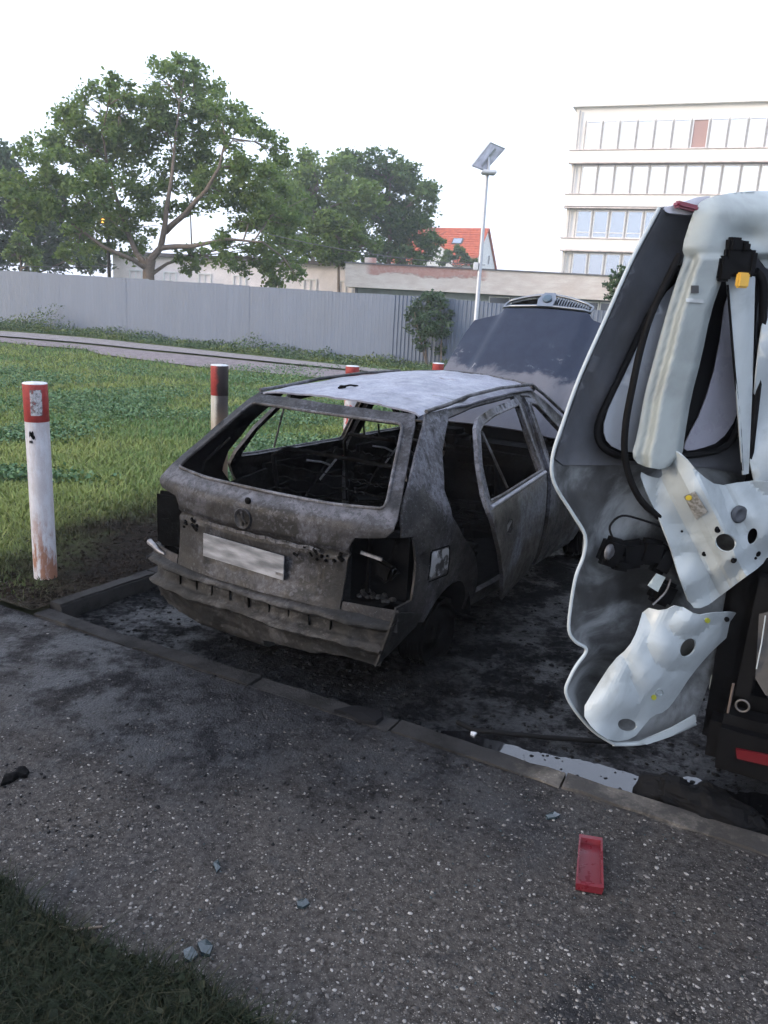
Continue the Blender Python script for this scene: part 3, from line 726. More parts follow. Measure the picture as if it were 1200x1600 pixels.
MB().bar(OX * .25 + ON * .06, OX * .25 + ON * .06 + Vector((0, 0, OTOP - .2)), .09, .09, (1, 0, 0)).build('downpipe', M_MULL, off)

# low flat-roofed garage block
GP = at(540, 411, 37.0); GT = R(-4); GX = Vector((math.cos(GT), math.sin(GT), 0)); GN = Vector((GX.y, -GX.x, 0)); gtop = GP.z
GL = 13.9
gar = empty('garage_block', (GP.x, GP.y, 0), 0, 'long low flat roofed garage block with worn pale fascia', 'building')
t = NT('worn_fascia'); co = t.coord('Object'); n = t.noise(t.coord('Object', (.6, 1, 2.2)), 1.8, 8, .75); sep = t.n('ShaderNodeSeparateXYZ'); t.l(co, sep.inputs[0])
zz = t.math('SUBTRACT', sep.outputs[2], gtop - .42); br = t.math('MULTIPLY', t.step(t.math('ADD', zz, t.math('MULTIPLY', t.math('SUBTRACT', n, .5), 1.1)), .0, .12), t.step(sep.outputs[0], 5.9, 6.4, 1, 0))
br = t.math('MULTIPLY', br, t.step(sep.outputs[0], .8, 1.2))
c = t.mix(t.step(n, .35, .7), (.62, .52, .45), (.76, .68, .60)); c = t.mix(br, c, t.mix(t.noise(co, 9, 6, .7), (.36, .11, .075), (.62, .46, .40)))
t.bump(t.math('MULTIPLY', br, -1), .8, .03); M_FASC = t.set(c, .9)
Mz = Matrix.Rotation(GT, 3, 'Z')
MB().box(GX * (GL / 2) - GN * 3.5 + Vector((0, 0, gtop - .5)), (GL, 7, 1.0), Mz).build('fascia', M_FASC, gar)
MB().box(GX * (GL / 2) - GN * 3.5 + Vector((0, 0, gtop + .03)), (GL + .1, 7.1, .06), Mz).build('roof', plain('roof_felt', (.16, .15, .15), .9), gar)
M_GW = plain('grey_green_render', (.30, .33, .32), .85, 0, .2, 2)
MB().box(GX * (GL / 2 + .2) - GN * 4.0 + Vector((0, 0, (gtop - 1) / 2)), (GL - .6, 6.6, gtop - 1.004), Mz).build('wall', M_GW, gar)
for k in range(7):
    win(gar, GX * (6.9 + .98 * k) - GN * .62 + Vector((0, 0, gtop - 1.55)), .94, .95, GX, M_WFR, M_DGLASS, .1, .045)
MB().box(GX * .45 - GN * .66 + Vector((0, 0, (gtop - 1) / 2)), (.12, .12, gtop - 1.01), Mz).build('downpipe', M_STEEL, gar)
MB().box(GX * .9 - GN * 2 + Vector((0, 0, gtop + .2)), (.5, .5, .35), Mz).build('vent', M_FASC, gar)

# low white building behind the walnut
WP = at(176, 404, 46); wtop = at(520, 416, 46).z; WT = R(-5); WX = Vector((math.cos(WT), math.sin(WT), 0)); WN = Vector((WX.y, -WX.x, 0)); Mz = Matrix.Rotation(WT, 3, 'Z')
wh = empty('white_building', (WP.x, WP.y, 0), 0, 'low white building with small windows behind the walnut tree', 'building'); WL = 14.3
M_WHITE = plain('white_render', (.82, .75, .74), .85, 0, .12, 1.5)
MB().box(WX * (WL / 2) - WN * 4 + Vector((0, 0, wtop / 2)), (WL, 8, wtop), Mz).build('wall', M_WHITE, wh)
MB().box(WX * (WL / 2) - WN * 4 + Vector((0, 0, wtop + .09)), (WL + .7, 8.7, .18), Mz).build('roof', plain('dark_roof_edge', (.10, .09, .09), .8), wh)
for k in range(7):
    win(wh, WX * (1.3 + 1.95 * k) + WN * .01 + Vector((0, 0, wtop - 1.25)), .75, 1.0, WX, M_WFR, M_DGLASS, .09, .07, [('v', 0)])

# red-roofed house
HP = at(765, 357, 95); HT = R(-25); HX = Vector((math.cos(HT), math.sin(HT), 0)); HN = Vector((HX.y, -HX.x, 0)); hz = HP.z; W2 = 3.6; RISE = 3.9; HL = 10.5
ho = empty('red_roofed_house', (HP.x, HP.y, 0), 0, 'white gabled house with steep red tiled roof and two skylights', 'building')
e = hz - RISE
mb = MB(); zu = Vector((0, 0, 1))
prof = [HN * W2, HN * W2 + zu * e, zu * (hz - .12), HN * -W2 + zu * e, HN * -W2]
mb.extrude([p - HX * .25 for p in prof], -HX * (HL - .5)); mb.build('wall', plain('house_render', (.74, .72, .68), .85, 0, .08), ho)
t = NT('red_roof_tiles'); co = t.coord('Object'); n = t.noise(co, 2.5, 5); M_RT = t.set(t.mix(t.step(n, .3, .7), (.36, .075, .035), (.52, .13, .06)), .8)
mb = MB()
for sg in (1, -1):
    nrm_ = (HN * sg * RISE + zu * W2).normalized(); a_ = zu * hz; b_ = HN * sg * (W2 + .35) + zu * (e - .35 * RISE / W2)
    k = 16
    for i in range(k):          # overlapping tile courses
        p = a_.lerp(b_, i / k); q = a_.lerp(b_, (i + 1) / k)
        mb.extrude([p, p - HX * HL, q - HX * HL + nrm_ * .05, q + nrm_ * .05], nrm_ * .05)
rf = mb.build('roof', M_RT, ho)
for fx, fz in ((3.1, .42), (4.6, .75)):
    p = zu * (hz - RISE * fz) + HN * (W2 * fz) - HX * fx; nrm_ = (HN * RISE + zu * W2).normalized(); sl_ = (HN * W2 - zu * RISE).normalized()
    Mq = Matrix((HX, sl_, nrm_)).transposed()
    sk = MB().box(p + nrm_ * .14, (1.2, .85, .14), Mq).build('skylight', M_STEEL, ho)
    MB().box(p + nrm_ * .216, (1.0, .7, .02), Mq).build('pane', M_GLASS, sk)
MB().box(HN * 1.0 - HX * 7.0 + zu * (hz - .2), (.7, .7, 1.6)).build('chimney', plain('chimney_brick', (.40, .2, .15), .9), ho)
for yy in (-1.2, 1.2):
    win(ho, -HX * .23 + HN * yy + zu * (e + .6), .8, 1.1, -HN, M_WFR, M_DGLASS, .08)
# pale house among the trees
PH = at(684, 396, 88); ph = empty('pale_house', (PH.x, PH.y, 0), 0, 'small pale house gable peeping out beside the dark tree', 'building')
MB().extrude([(-1.6, 0, 0), (1.6, 0, 0), (1.6, 0, PH.z - .2), (0, 0, PH.z + .9), (-1.6, 0, PH.z - .2)], (0, 4, 0)).build('wall', plain('pale_house_wall', (.72, .70, .66), .85), ph)
MB().extrude([(-1.8, -.1, PH.z - .3), (0, -.1, PH.z + .92), (0, -.1, PH.z + 1.06), (-1.8, -.1, PH.z - .16)], (0, 4.2, 0)).extrude([(1.8, -.1, PH.z - .16), (0, -.1, PH.z + 1.06), (0, -.1, PH.z + .92), (1.8, -.1, PH.z - .3)], (0, 4.2, 0)).build('roof', M_RT, ph)

# ------------------------------------------------------------------ solar street lamp
LD = 18.0; LB = at(751, 400, LD); LB.z = .08; ltop = at(762, 275, LD).z
M_GALV = plain('galvanised_steel', (.42, .43, .45), .45, .6, .15, 10)
lamp = empty('solar_street_lamp', LB, 0, 'slim galvanised street lamp with tilted solar panel on top', 'street lamp')
MB().tube([(0, 0, 0), (0, 0, 1.4), (.005, 0, 1.45), (.0, 0, ltop - .08)], [.062, .062, .05, .036], 12).build('pole', M_GALV, lamp)
MB().box((0, 0, .02), (.28, .28, .04), None, .006).build('base_plate', M_GALV, lamp)
def lp(x, y, dy=0.0): return at(x, y, LD + dy) - LB
cs = [lp(737, 260, -.16), lp(767, 222, -.10), lp(790, 232, .20), lp(758, 268, .14)]
nrm_ = (cs[1] - cs[0]).cross(cs[3] - cs[0]).normalized()
if nrm_.z < 0: nrm_ = -nrm_
MB().extrude(cs, nrm_ * .035).build('solar_panel', M_GALV, lamp)
cc = sum(cs, Vector()) / 4
MB().extrude([cc + (c - cc) * .93 + nrm_ * .036 for c in cs], nrm_ * .006).build('solar_cells', plain('solar_cells', (.015, .02, .05), .15, 0, .2), lamp)
MB().extrude([cc + (c - cc) * .9 - nrm_ * .001 for c in cs], -nrm_ * .004).build('back_sheet', plain('panel_back', (.60, .59, .66), .6), lamp)
mb = MB(); mb.bar(cc - nrm_ * .012 - (cs[1] - cs[0]) * .35, cc - nrm_ * .012 + (cs[1] - cs[0]) * .35, .05, .02, nrm_); mb.tube([(0, 0, ltop - .12), (.02, 0, ltop + .05), cc - nrm_ * .01], [.035, .03, .025], 8)
mb.build('bracket', M_GALV, lamp)
MB().box((.02, -.12, ltop - .03), (.30, .34, .07), None, .02).build('lamp_head', plain('lamp_head_grey', (.55, .56, .58), .4, .2), lamp)
jb = lp(744, 416); MB().box((-.09, -.02, jb.z), (.10, .09, .16), None, .01).build('junction_box', plain('box_white', (.6, .6, .6), .5), lamp)
MB().tube([(0, 0, .9), (0, 0, .96)], .066, 12).build('collar', M_GALV, lamp)
# amber lamp among the branches
AB = at(171, 440, 34.8); AB.z = .3; az = at(166, 358, 34.8).z
al = empty('post_lamp', AB, 0, 'dark post with small lit amber lamp in front of the trees', 'street lamp')
MB().tube([(0, 0, 0), (0, 0, az), (-.05, 0, az + .12), (-.16, 0, az + .1)], [.09, .07, .03, .025], 8).build('pole', plain('dark_post', (.05, .045, .04), .8), al)
t = NT('amber_glow'); t.set((.9, .35, .05), .5); t.b.inputs['Emission Color'].default_value = (1, .38, .05, 1); t.b.inputs['Emission Strength'].default_value = 2.2
MB().lathe([(.02, .07), (.10, .04), (.12, -.02), (.06, -.07)], (-.18, 0, az + .02), 12).build('lamp_head', t.m, al)

# overhead cables
M_CAB = plain('cable_rubber', (.10, .10, .11), .6)
def cable(pa, pb, sag, label, r_=.014):
    pts = [pa.lerp(pb, i / 24) - Vector((0, 0, sag * 4 * (i / 24) * (1 - i / 24))) for i in range(25)]
    o = MB().tube([p - pa for p in pts], r_, 6).build('overhead_cable', M_CAB, label=label, cat='cable', group='overhead cables'); o.location = pa
cable(at(420, 366, 31), at(758, 414, 30), .18, 'thin cable strung in front of the trees toward the lamp pole')
cable(at(-60, 409, 34), at(172, 416, 34.7), .10, 'thin cable running left from the dark lamp post', .016)

# ------------------------------------------------------------------ haze: thin even morning air round everything
t = NT('morning_haze'); t.t.nodes.remove(t.b); pv = t.n('ShaderNodeVolumePrincipled'); pv.inputs['Color'].default_value = (.93, .96, 1, 1); pv.inputs['Density'].default_value = .0016; pv.inputs['Anisotropy'].default_value = .2
t.l(pv.outputs[0], t.t.nodes['Material Output'].inputs['Volume'])
hz_ = MB().box((0, 70, 14), (460, 400, 32)).build('haze', t.m, kind='stuff', label='thin pale haze in the air')
# ================================================================== BURNT-OUT CAR
CA = 0.549975
car = empty('burnt_car', (-.650129, 3.769871, 0), math.pi / 2 - CA, 'burnt out hatchback wreck with raised bonnet in the parking bay', 'car')

def burnt(name, pale, tan, soot_lo, soot_hi, rough=.72, rust=.5, spk=.5, soot=(.016, .015, .016), amt=1.0, mott=.42, spec=.3, band=None):
    """fire-scaled sheet steel: ash grey, brown scale, rust blooms and soot, all by noise"""
    t = NT(name); co = t.coord('Object'); n1 = t.noise(co, 2.9, 8, .74, .6); n2 = t.noise(co, 70, 4, .75); n3 = t.noise(co, 1.5, 7, .68, .6); n4 = t.noise(co, 12, 6, .78)
    st = t.noise(t.coord('Object', (1, 1, .12)), 17, 5, .7)
    c = t.mix(t.step(n3, .42, .56), pale, tan)
    c = t.mix(t.step(n4, .46, .62, 0, mott), c, [x * .40 for x in tan])
    c = t.mix(t.step(st, .55, .66, 0, mott * .55), c, [x * .35 for x in tan])
    c = t.mix(t.step(t.noise(co, 3.3, 6, .74, .3), 1 - rust * .5, 1 - rust * .5 + .07, 0, .9), c, (.115, .045, .020))
    c = t.mix(t.step(n1, soot_lo, soot_hi, 0, amt), c, soot)
    if band:      # pale oxidised strip, with the ledge's sky highlight put into its colour
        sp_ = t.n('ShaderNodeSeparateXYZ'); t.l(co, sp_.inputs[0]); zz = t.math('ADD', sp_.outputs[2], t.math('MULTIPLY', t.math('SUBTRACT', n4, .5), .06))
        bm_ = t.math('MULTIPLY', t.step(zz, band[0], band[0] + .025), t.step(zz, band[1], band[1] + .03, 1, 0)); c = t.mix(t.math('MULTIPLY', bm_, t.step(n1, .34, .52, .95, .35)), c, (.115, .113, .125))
    vc = t.voro(co, 78, out='Color'); c = t.mix(t.math('MULTIPLY', t.step(vc, .70, .74), t.step(n3, .44, .54, .5 * mott / .42, .05)), c, [min(1, x * 1.35) for x in pale])      # blistered flakes
    vd = t.voro(co, 60, out='Color'); c = t.mix(t.step(vd, .34, .30, 0, .45 * mott / .42), c, soot)
    c = t.mix(t.step(n2, .60, .66, 0, spk), c, [min(1, x * 1.5) for x in pale])
    c = t.mix(t.step(t.noise(co, 95, 4, .8), .58, .64, 0, .75), c, soot)
    t.bump(t.math('ADD', t.math('MULTIPLY', n2, .6), n4), .45, .006)
    t.set(c, t.step(n4, .3, .7, rough - .14, min(1, rough + .14)), .0, spec)
    return t.m
MR = burnt('burnt_roof_steel', (.235, .24, .29), (.165, .17, .21), .57, .68, .42, .78, .10, (.06, .06, .07), .75, .10, .5)
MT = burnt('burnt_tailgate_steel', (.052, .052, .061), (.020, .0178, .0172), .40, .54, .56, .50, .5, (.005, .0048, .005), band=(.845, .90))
MQ = burnt('burnt_quarter_steel', (.105, .106, .124), (.037, .033, .032), .47, .60, .58, .46, .5, (.007, .0065, .007))
MD = burnt('burnt_door_steel', (.110, .113, .134), (.048, .041, .036), .51, .64, .52, .58, .4, (.007, .0065, .007))
MBU = burnt('burnt_bumper_steel', (.046, .044, .045), (.021, .0188, .0175), .42, .55, .7, .40, .5, (.006, .006, .006))
MFR = burnt('burnt_frame_steel', (.105, .104, .113), (.052, .046, .043), .48, .62, .56, .36, .4, (.007, .007, .007))
MBK = burnt('soot_black', (.007, .007, .0075), (.004, .004, .004), .4, .6, .85, .0, .15, (.0018, .0018, .002), 1.0, .7, .04)
MSV = plain('bare_scorched_metal', (.20, .195, .20), .45, .55, .5, 20)
# bonnet: dark blue paint left towards the grille, scorched to grey towards the windscreen
t = NT('scorched_blue_bonnet'); co = t.coord('Object'); sep = t.n('ShaderNodeSeparateXYZ'); t.l(co, sep.inputs[0])
n = t.noise(co, 2.4, 8, .65, .6); n2 = t.noise(co, 9, 7, .7)
edge = t.math('ADD', sep.outputs[2], t.math('MULTIPLY', t.math('SUBTRACT', n, .5), .55))
mk = t.step(edge, 1.33, 1.40, 1, 0)
c = t.mix(t.step(n2, .3, .7), (.010, .016, .036), (.016, .024, .046))
fl = t.math('MULTIPLY', t.step(n2, .60, .66), t.step(edge, 1.36, 1.56, 1, 0))
c = t.mix(fl, c, (.20, .20, .215)); c = t.mix(mk, c, t.mix(n2, (.085, .088, .108), (.14, .143, .168)))
MHOOD = t.set(c, t.mix(mk, (.42, .42, .42), (.62, .62, .62)), spec=.3)

HALF = [(.10, .69), (.18, .725), (.28, .765), (.42, .792), (.60, .802), (.76, .795), (.84, .780), (.89, .755), (.95, .725), (1.26, .575), (1.31, .535), (1.36, .50)]
def Ys(X, Z):
    h_ = interp(Z, HALF)
    if X < .45: h_ -= .055 * (1 - X / .45) ** 2
    if X > 3.0: h_ -= .09 * ((X - 3.0) / .8) ** 2
    return h_
XR = [(.10, .02), (.42, -.02), (.50, .0), (.62, .015), (.78, .015), (.825, .015), (.855, .030), (.88, .062), (.91, .095), (1.27, .565), (1.31, .63)]
def Xr(Y, Z): return interp(Z, XR) + .085 * (abs(Y) / .78) ** 3 + .02 * (abs(Y) / .78)
def fside(sg, off=0.0): return lambda x, z: Vector((x, sg * (Ys(x, z) + off), z))
def pm(name, outl, holes, fn, sp, th, m, parent, flip=False, wob=.0, m2=None, wsc=5.0):
    o = panel_mesh(name, outl, holes, fn, sp, th, m, parent, flip, wob, wsc)
    if m2 is not None:
        o.data.materials.append(m2); np_ = len(o.data.polygons)
        k = sum(1 for p in o.data.polygons if len(p.vertices) == 3) // 2
        o.data.polygons.foreach_set('material_index', [0 if (i < k or i >= 2 * k) else 1 for i in range(np_)])
    return o
def arc(cx, cz, r_, a0, a1, n=12): return [(cx + r_ * math.cos(R(a0 + (a1 - a0) * i / n)), cz + r_ * math.sin(R(a0 + (a1 - a0) * i / n))) for i in range(n + 1)]

# rear quarter panels
QP = [(.70, 1.296), (.46, 1.125), (.255, .955), (.185, .87), (.165, .80), (.245, .79), (.262, .66), (.25, .47), (.14, .462), (.12, .375), (.22, .358), (.38, .315)] + arc(.67, .16, .285, 150, 8) + [(1.03, .18), (1.03, .31), (.97, .43), (.90, .545), (.74, .68), (.625, .81), (.62, .94), (.73, 1.11), (.91, 1.264), (.95, 1.305)]
for sg in (-1, 1): pm('quarter_panel', QP, [], fside(sg), .045, .012, MQ, car, sg > 0, .004, MBK)
# pillar-and-rail frame of each side
SF = [(.93, 1.304), (1.25, 1.334), (1.7, 1.35), (2.19, 1.345), (2.55, 1.13), (2.88, .93), (2.90, .84), (2.76, .84), (2.44, 1.06), (2.13, 1.295), (1.99, 1.305), (1.975, .9), (1.98, .26), (2.80, .26), (2.80, .16), (1.0, .16), (1.0, .255), (1.89, .26), (1.885, .9), (1.89, 1.306), (1.3, 1.288), (.95, 1.258)]
for sg in (-1, 1): pm('side_frame', SF, [], fside(sg, -.022), .045, .03, MFR, car, sg > 0, .003, MBK)

# roof
ZR = [(.60, 1.272), (.70, 1.288), (.95, 1.310), (1.3, 1.332), (1.8, 1.348), (2.15, 1.345), (2.25, 1.335)]
def froof(x, y): return Vector((x + .05 * (1 - (y / .53) ** 2) * (1 if x > 2 else (-.9 if x < .8 else 0)), y, interp(x, ZR) + .052 * (1 - (y / .55) ** 2) + .013 * mnoise.noise(Vector((x * 2.2, y * 5, 0))) + .006 * mnoise.noise(Vector((x * 6, y * 15, 2))) - (.012 if abs(y) > .505 else 0)))
roof = pm('roof', [(.685, -.525), (1.3, -.545), (2.2, -.525), (2.2, .525), (1.3, .545), (.685, .525)], [], froof, .025, .01, MR, car, False, .003, MBK)
for sg in (-1, 1):     # drip rails
    pts = [Vector((x, sg * (Ys(x, z) + .006), z + .012)) for x, z in ((.70, 1.296), (.95, 1.310), (1.25, 1.338), (1.7, 1.354), (2.19, 1.349), (2.30, 1.285), (2.55, 1.135), (2.86, .945))]
    MB().tube(pts, .011, 6).build('drip_rail', MFR, car)
mb = MB(); mb.tube([Vector((2.22 + .05 * (1 - (y / .53) ** 2), y, 1.33 + .045 * (1 - (y / .55) ** 2))) for y in np.linspace(-.52, .52, 9)], .022, 8); mb.build('windscreen_header', MFR, car)
# warped strips on the roof: charred aerial stump
ab = MB(); ab.box((.88, .10, 1.352), (.06, .04, .03), Matrix.Rotation(.4, 3, 'Z'), .008); ab.tube([(.88, .10, 1.36), (.90, .06, 1.372), (.95, .04, 1.366)], .006, 6); ab.build('aerial_stump', MBK, car)

# tailgate
TG = [(-.53, .425), (-.548, .735), (-.575, .782), (-.72, .80), (-.752, .835), (-.745, .88), (-.715, .95), (-.555, 1.255), (-.52, 1.296), (.52, 1.296), (.555, 1.255), (.715, .95), (.745, .88), (.752, .835), (.72, .80), (.575, .782), (.548, .735), (.53, .425)]
GLS = smoothpoly(dens([Vector(q_) for q_ in [(-.655, .915), (-.40, .905), (.40, .905), (.655, .915), (.655, .94), (.505, 1.235), (.475, 1.252), (-.475, 1.252), (-.505, 1.235), (-.655, .94)]], .06), 1)
def ftail(y, z):
    x = Xr(y, z)
    if z < .885 and abs(y) < .60:       # plate recess and swage lines
        x += .022 * max(0, 1 - abs(z - .585) / .13) ** .35 * (1 if abs(y + .05) < .36 else .0) * (1 if abs(z - .585) < .13 else 0)
        x += .020 if abs(z - .70) < .014 else 0
    return Vector((x, y, z))
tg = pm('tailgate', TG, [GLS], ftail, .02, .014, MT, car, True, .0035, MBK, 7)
fr_ = [Vector((Xr(p.x, p.y) - .004, p.x, p.y)) for p in GLS]; MB().tube(fr_ + [fr_[0]], .009, 6).build('window_flange', MFR, tg)
M_PLATE = NT('blurred_plate'); k = M_PLATE.coord('Object'); nn_ = M_PLATE.noise(M_PLATE.coord('Object', (1, .6, 2.6)), 9, 3, .45); M_PLATE.set(M_PLATE.ramp(nn_, [(.34, (.085, .088, .095)), (.5, (.17, .172, .18)), (.64, (.27, .27, .28))]), .6); M_PLATE = M_PLATE.m
def rearbox(mb, y, z, wy, wz, dx, x0=0.0, roll=0.0):
    M = Matrix.Rotation(roll, 3, 'X'); mb.box((x0 + Xr(y, z), y, z), (dx, wy, wz), M); return mb
np_ = MB(); rearbox(np_, .055, .574, .53, .122, .006, -.004, R(1.2)); npl = np_.build('number_plate', M_PLATE, tg)
for yy in (.30, -.19):
    q = MB(); rearbox(q, yy, .625 if yy > 0 else .535, .05, .012, .004, -.009); q.build('plate_edge', MSV, npl)
mb = MB(); Mx = Matrix.Rotation(R(-90), 3, 'Y')
mb.lathe([(.052, 0), (.055, .008), (.048, .012), (.046, .006), (.001, .006)], (Xr(.06, .765) - .0, .06, .765), 28, Mx)
mb.box((Xr(.06, .765) - .010, .06, .765), (.006, .010, .07)); mb.box((Xr(.06, .765) - .010, .075, .772), (.006, .03, .018), Matrix.Rotation(.5, 3, 'X')); mb.box((Xr(.06, .765) - .010, .045, .755), (.006, .028, .012), Matrix.Rotation(.6, 3, 'X'))
mb.build('emblem', MT, tg)
MB().lathe([(.017, 0), (.018, .006), (.008, .007)], (Xr(.04, .857) - .004, .04, .857), 16, Mx).build('lock', MBK, tg)
q = MB()
for i in range(12):
    y = .34 - i * .062; q.bar((Xr(y, .69) - .006, y, .694 + .004 * math.sin(i * 3)), (Xr(y - .06, .69) - .006, y - .058, .694 + .004 * math.sin(i * 3 + 3)), .008, .016)
q.build('trim_strip', MFR, tg)
# melted crumbs left on the tailgate ledge
q = MB()
for i in range(26):
    y = random.choice((random.uniform(-.52, -.22), random.uniform(.38, .52))); z = random.uniform(.63, .70); q.box((Xr(y, z) - .005, y, z), (.012, random.uniform(.01, .03), random.uniform(.006, .018)), Matrix.Rotation(random.random(), 3, 'X'), .002)
q.build('melted_residue', MBK, tg, kind='stuff')

# bumper beam
XB = [(.08, .06), (.14, .045), (.22, .012), (.262, .0), (.270, -.040), (.290, -.046), (.300, .022), (.372, .022), (.382, -.045), (.405, -.052), (.413, .0), (.47, .06)]
def fbump(y, z):
    return Vector((interp(z + .02 * (.4 - y) * (1 if z < .2 else 0), XB) + .085 * (abs(y) / .78) ** 4 + .018 * mnoise.noise(Vector((y * 4, z * 6, 0))) + .012 * mnoise.noise(Vector((y * 13, z * 19, 4))), y, z + .024 * mnoise.noise(Vector((y * 3.1, 5, 0))) * (1 if z < .2 else .55) + .008 * mnoise.noise(Vector((y * 14, 2, 0)))))
BO = [(-.735, .185), (-.60, .19), (-.40, .175), (-.1, .15), (.2, .13), (.5, .115), (.70, .13), (.775, .30), (.81, .42), (.83, .48), (.70, .445), (-.56, .425), (-.79, .45), (-.80, .42), (-.76, .30)]
bu = pm('bumper', BO, [], fbump, .016, .012, MBU, car, True, .004, MBK, 6)
for i in range(9):
    y = .52 - i * .125; z = .342; p = fbump(y, z)
    MB().box((p.x - .002, y, p.z), (.012, .007, .070), Matrix.Rotation(random.uniform(-.1, .1), 3, 'X'), .001).build('rib', MBK, bu)
mb = MB(); n_ = 10
lipo = [fbump(.66 + .165 * i / n_, .43) + Vector((-.010 - .02 * (i / n_), 0, .012 + .035 * (i / n_))) for i in range(n_ + 1)]
mb.tube(lipo, [.006 + .012 * (i / n_) for i in range(n_ + 1)], 8); mb.build('curled_lip', MSV, bu)
pm('bumper_return', [(-.02, .20), (.30, .30), (.34, .36), (.02, .47)], [], lambda x, z: Vector((x + .05, -.745 - .06 * (z - .2) / .27, z)), .05, .01, MBU, bu, False, .004, MBK)
pm('bumper_return', [(.06, .16), (.30, .28), (.34, .36), (.06, .46)], [], lambda x, z: Vector((x + .05, .765 + .03 * (z - .2) / .27, z)), .05, .01, MBU, bu, True, .004, MBK)

# tail lamp wells
for sg in (-1, 1):
    w = MB(); y0, y1 = sg * .54, sg * .765
    w.add([(.10, y0, .46), (.10, y0, .79), (.24, y0, .79), (.24, y0, .46), (.24, y1, .46), (.24, y1, .79), (.29, y1, .79), (.29, y1, .46)], [(0, 1, 2, 3), (3, 2, 5, 4), (4, 5, 6, 7)])
    w.add([(.06, y0, .462), (.20, y1, .462), (.26, y1, .462), (.24, y0, .462)], [(0, 1, 2, 3)]); w.add([(.06, y0, .788), (.20, y1, .788), (.26, y1, .788), (.24, y0, .788)], [(3, 2, 1, 0)])
    wl = w.build('tail_lamp_well', MBK, car)
    if sg > 0: MB().box((.13, .66, .625), (.05, .20, .31), Matrix.Rotation(.35, 3, 'Z'), .02).build('lamp_remains', MBK, wl); continue
    b = MB(); b.bar((.15, sg * .60, .50), (.16, sg * .60, .77), .012, .02); b.bar((.20, sg * .66, .56), (.22, sg * .70, .76), .010, .010); b.tube([(.16, sg * .57, .52), (.19, sg * .62, .60), (.17, sg * .68, .56), (.2, sg * .74, .62)], .006, 5); b.box((.19, sg * .66, .62), (.05, .12, .09), Matrix.Rotation(.3, 3, 'X'), .015)
    b.build('bracket', MBK, wl)
    b = MB(); b.bar((.12, sg * .575, .70), (.14, sg * .68, .682), .012, .014); b.build('reflector_strip', MSV, wl)
    g_ = MB()
    for i in range(18): g_.box((.13 + random.uniform(0, .07), sg * random.uniform(.56, .73), .475 + random.uniform(0, .02)), (.02, .025, .015), Matrix.Rotation(random.random() * 3, 3, 'Z'), .003)
    g_.build('molten_glass', MFR, wl, kind='stuff')

for sg in (-1, 1):
    pm('lower_corner', [(-.80, .36), (-.54, .40), (-.54, .468), (-.80, .468)], [], (lambda s_: (lambda y, z: Vector((Xr(y, z) + .004, y * -s_, z))))(sg), .05, .012, MQ, car, sg < 0, .003, MBK)
# fuel flap with peeling pale paint
t = NT('peeling_flap'); n = t.noise(t.coord('Object'), 11, 6, .6); n = t.step(n, .46, .52)
M_FLAP = t.set(t.mix(n, (.03, .028, .028), (.24, .24, .25)), .6)
pm('fuel_flap', smoothpoly(dens([(.385, .545), (.575, .53), (.57, .665), (.40, .68)], .05), 1), [], fside(-1, .006), .03, .005, M_FLAP, car, False, .002)
MB().tube([fside(-1, .004)(*p) for p in smoothpoly(dens([(.375, .535), (.585, .52), (.58, .675), (.39, .69)], .05), 1)], .003, 5).build('flap_gap', MBK, car)

# doors
def door_outline(front):
    if not front:
        o = [(1.27, .185), (1.88, .205), (1.895, .55), (1.89, .87), (1.895, 1.300), (1.30, 1.288), (1.02, 1.266), (.93, 1.228), (.775, 1.07), (.685, .93), (.672, .85), (.74, .74), (.86, .60), (1.02, .42), (1.16, .28)]
        w = [(.735, .895), (.93, .885), (1.845, .872), (1.845, 1.262), (1.30, 1.252), (1.06, 1.232), (.965, 1.205), (.81, 1.06)]
    else:
        o = [(1.975, .205), (2.74, .215), (2.80, .40), (2.82, .60), (2.80, .86), (2.42, 1.07), (2.13, 1.28), (1.99, 1.30), (1.975, .9)]
        w = [(2.025, .875), (2.70, .865), (2.38, 1.06), (2.12, 1.245), (2.025, 1.258)]
    return o, smoothpoly(dens(w, .07), 1)
def swing(fn, ang, hx, sg):
    ca, sa = math.cos(ang), math.sin(ang)
    def f(x, z):
        p = fn(x, z); dx = p.x - hx; dy = (p.y - sg * .775)
        return Vector((hx + dx * ca - dy * sa * 1.0, sg * .775 + dx * sa * 1.0 + dy * ca, p.z))
    return f
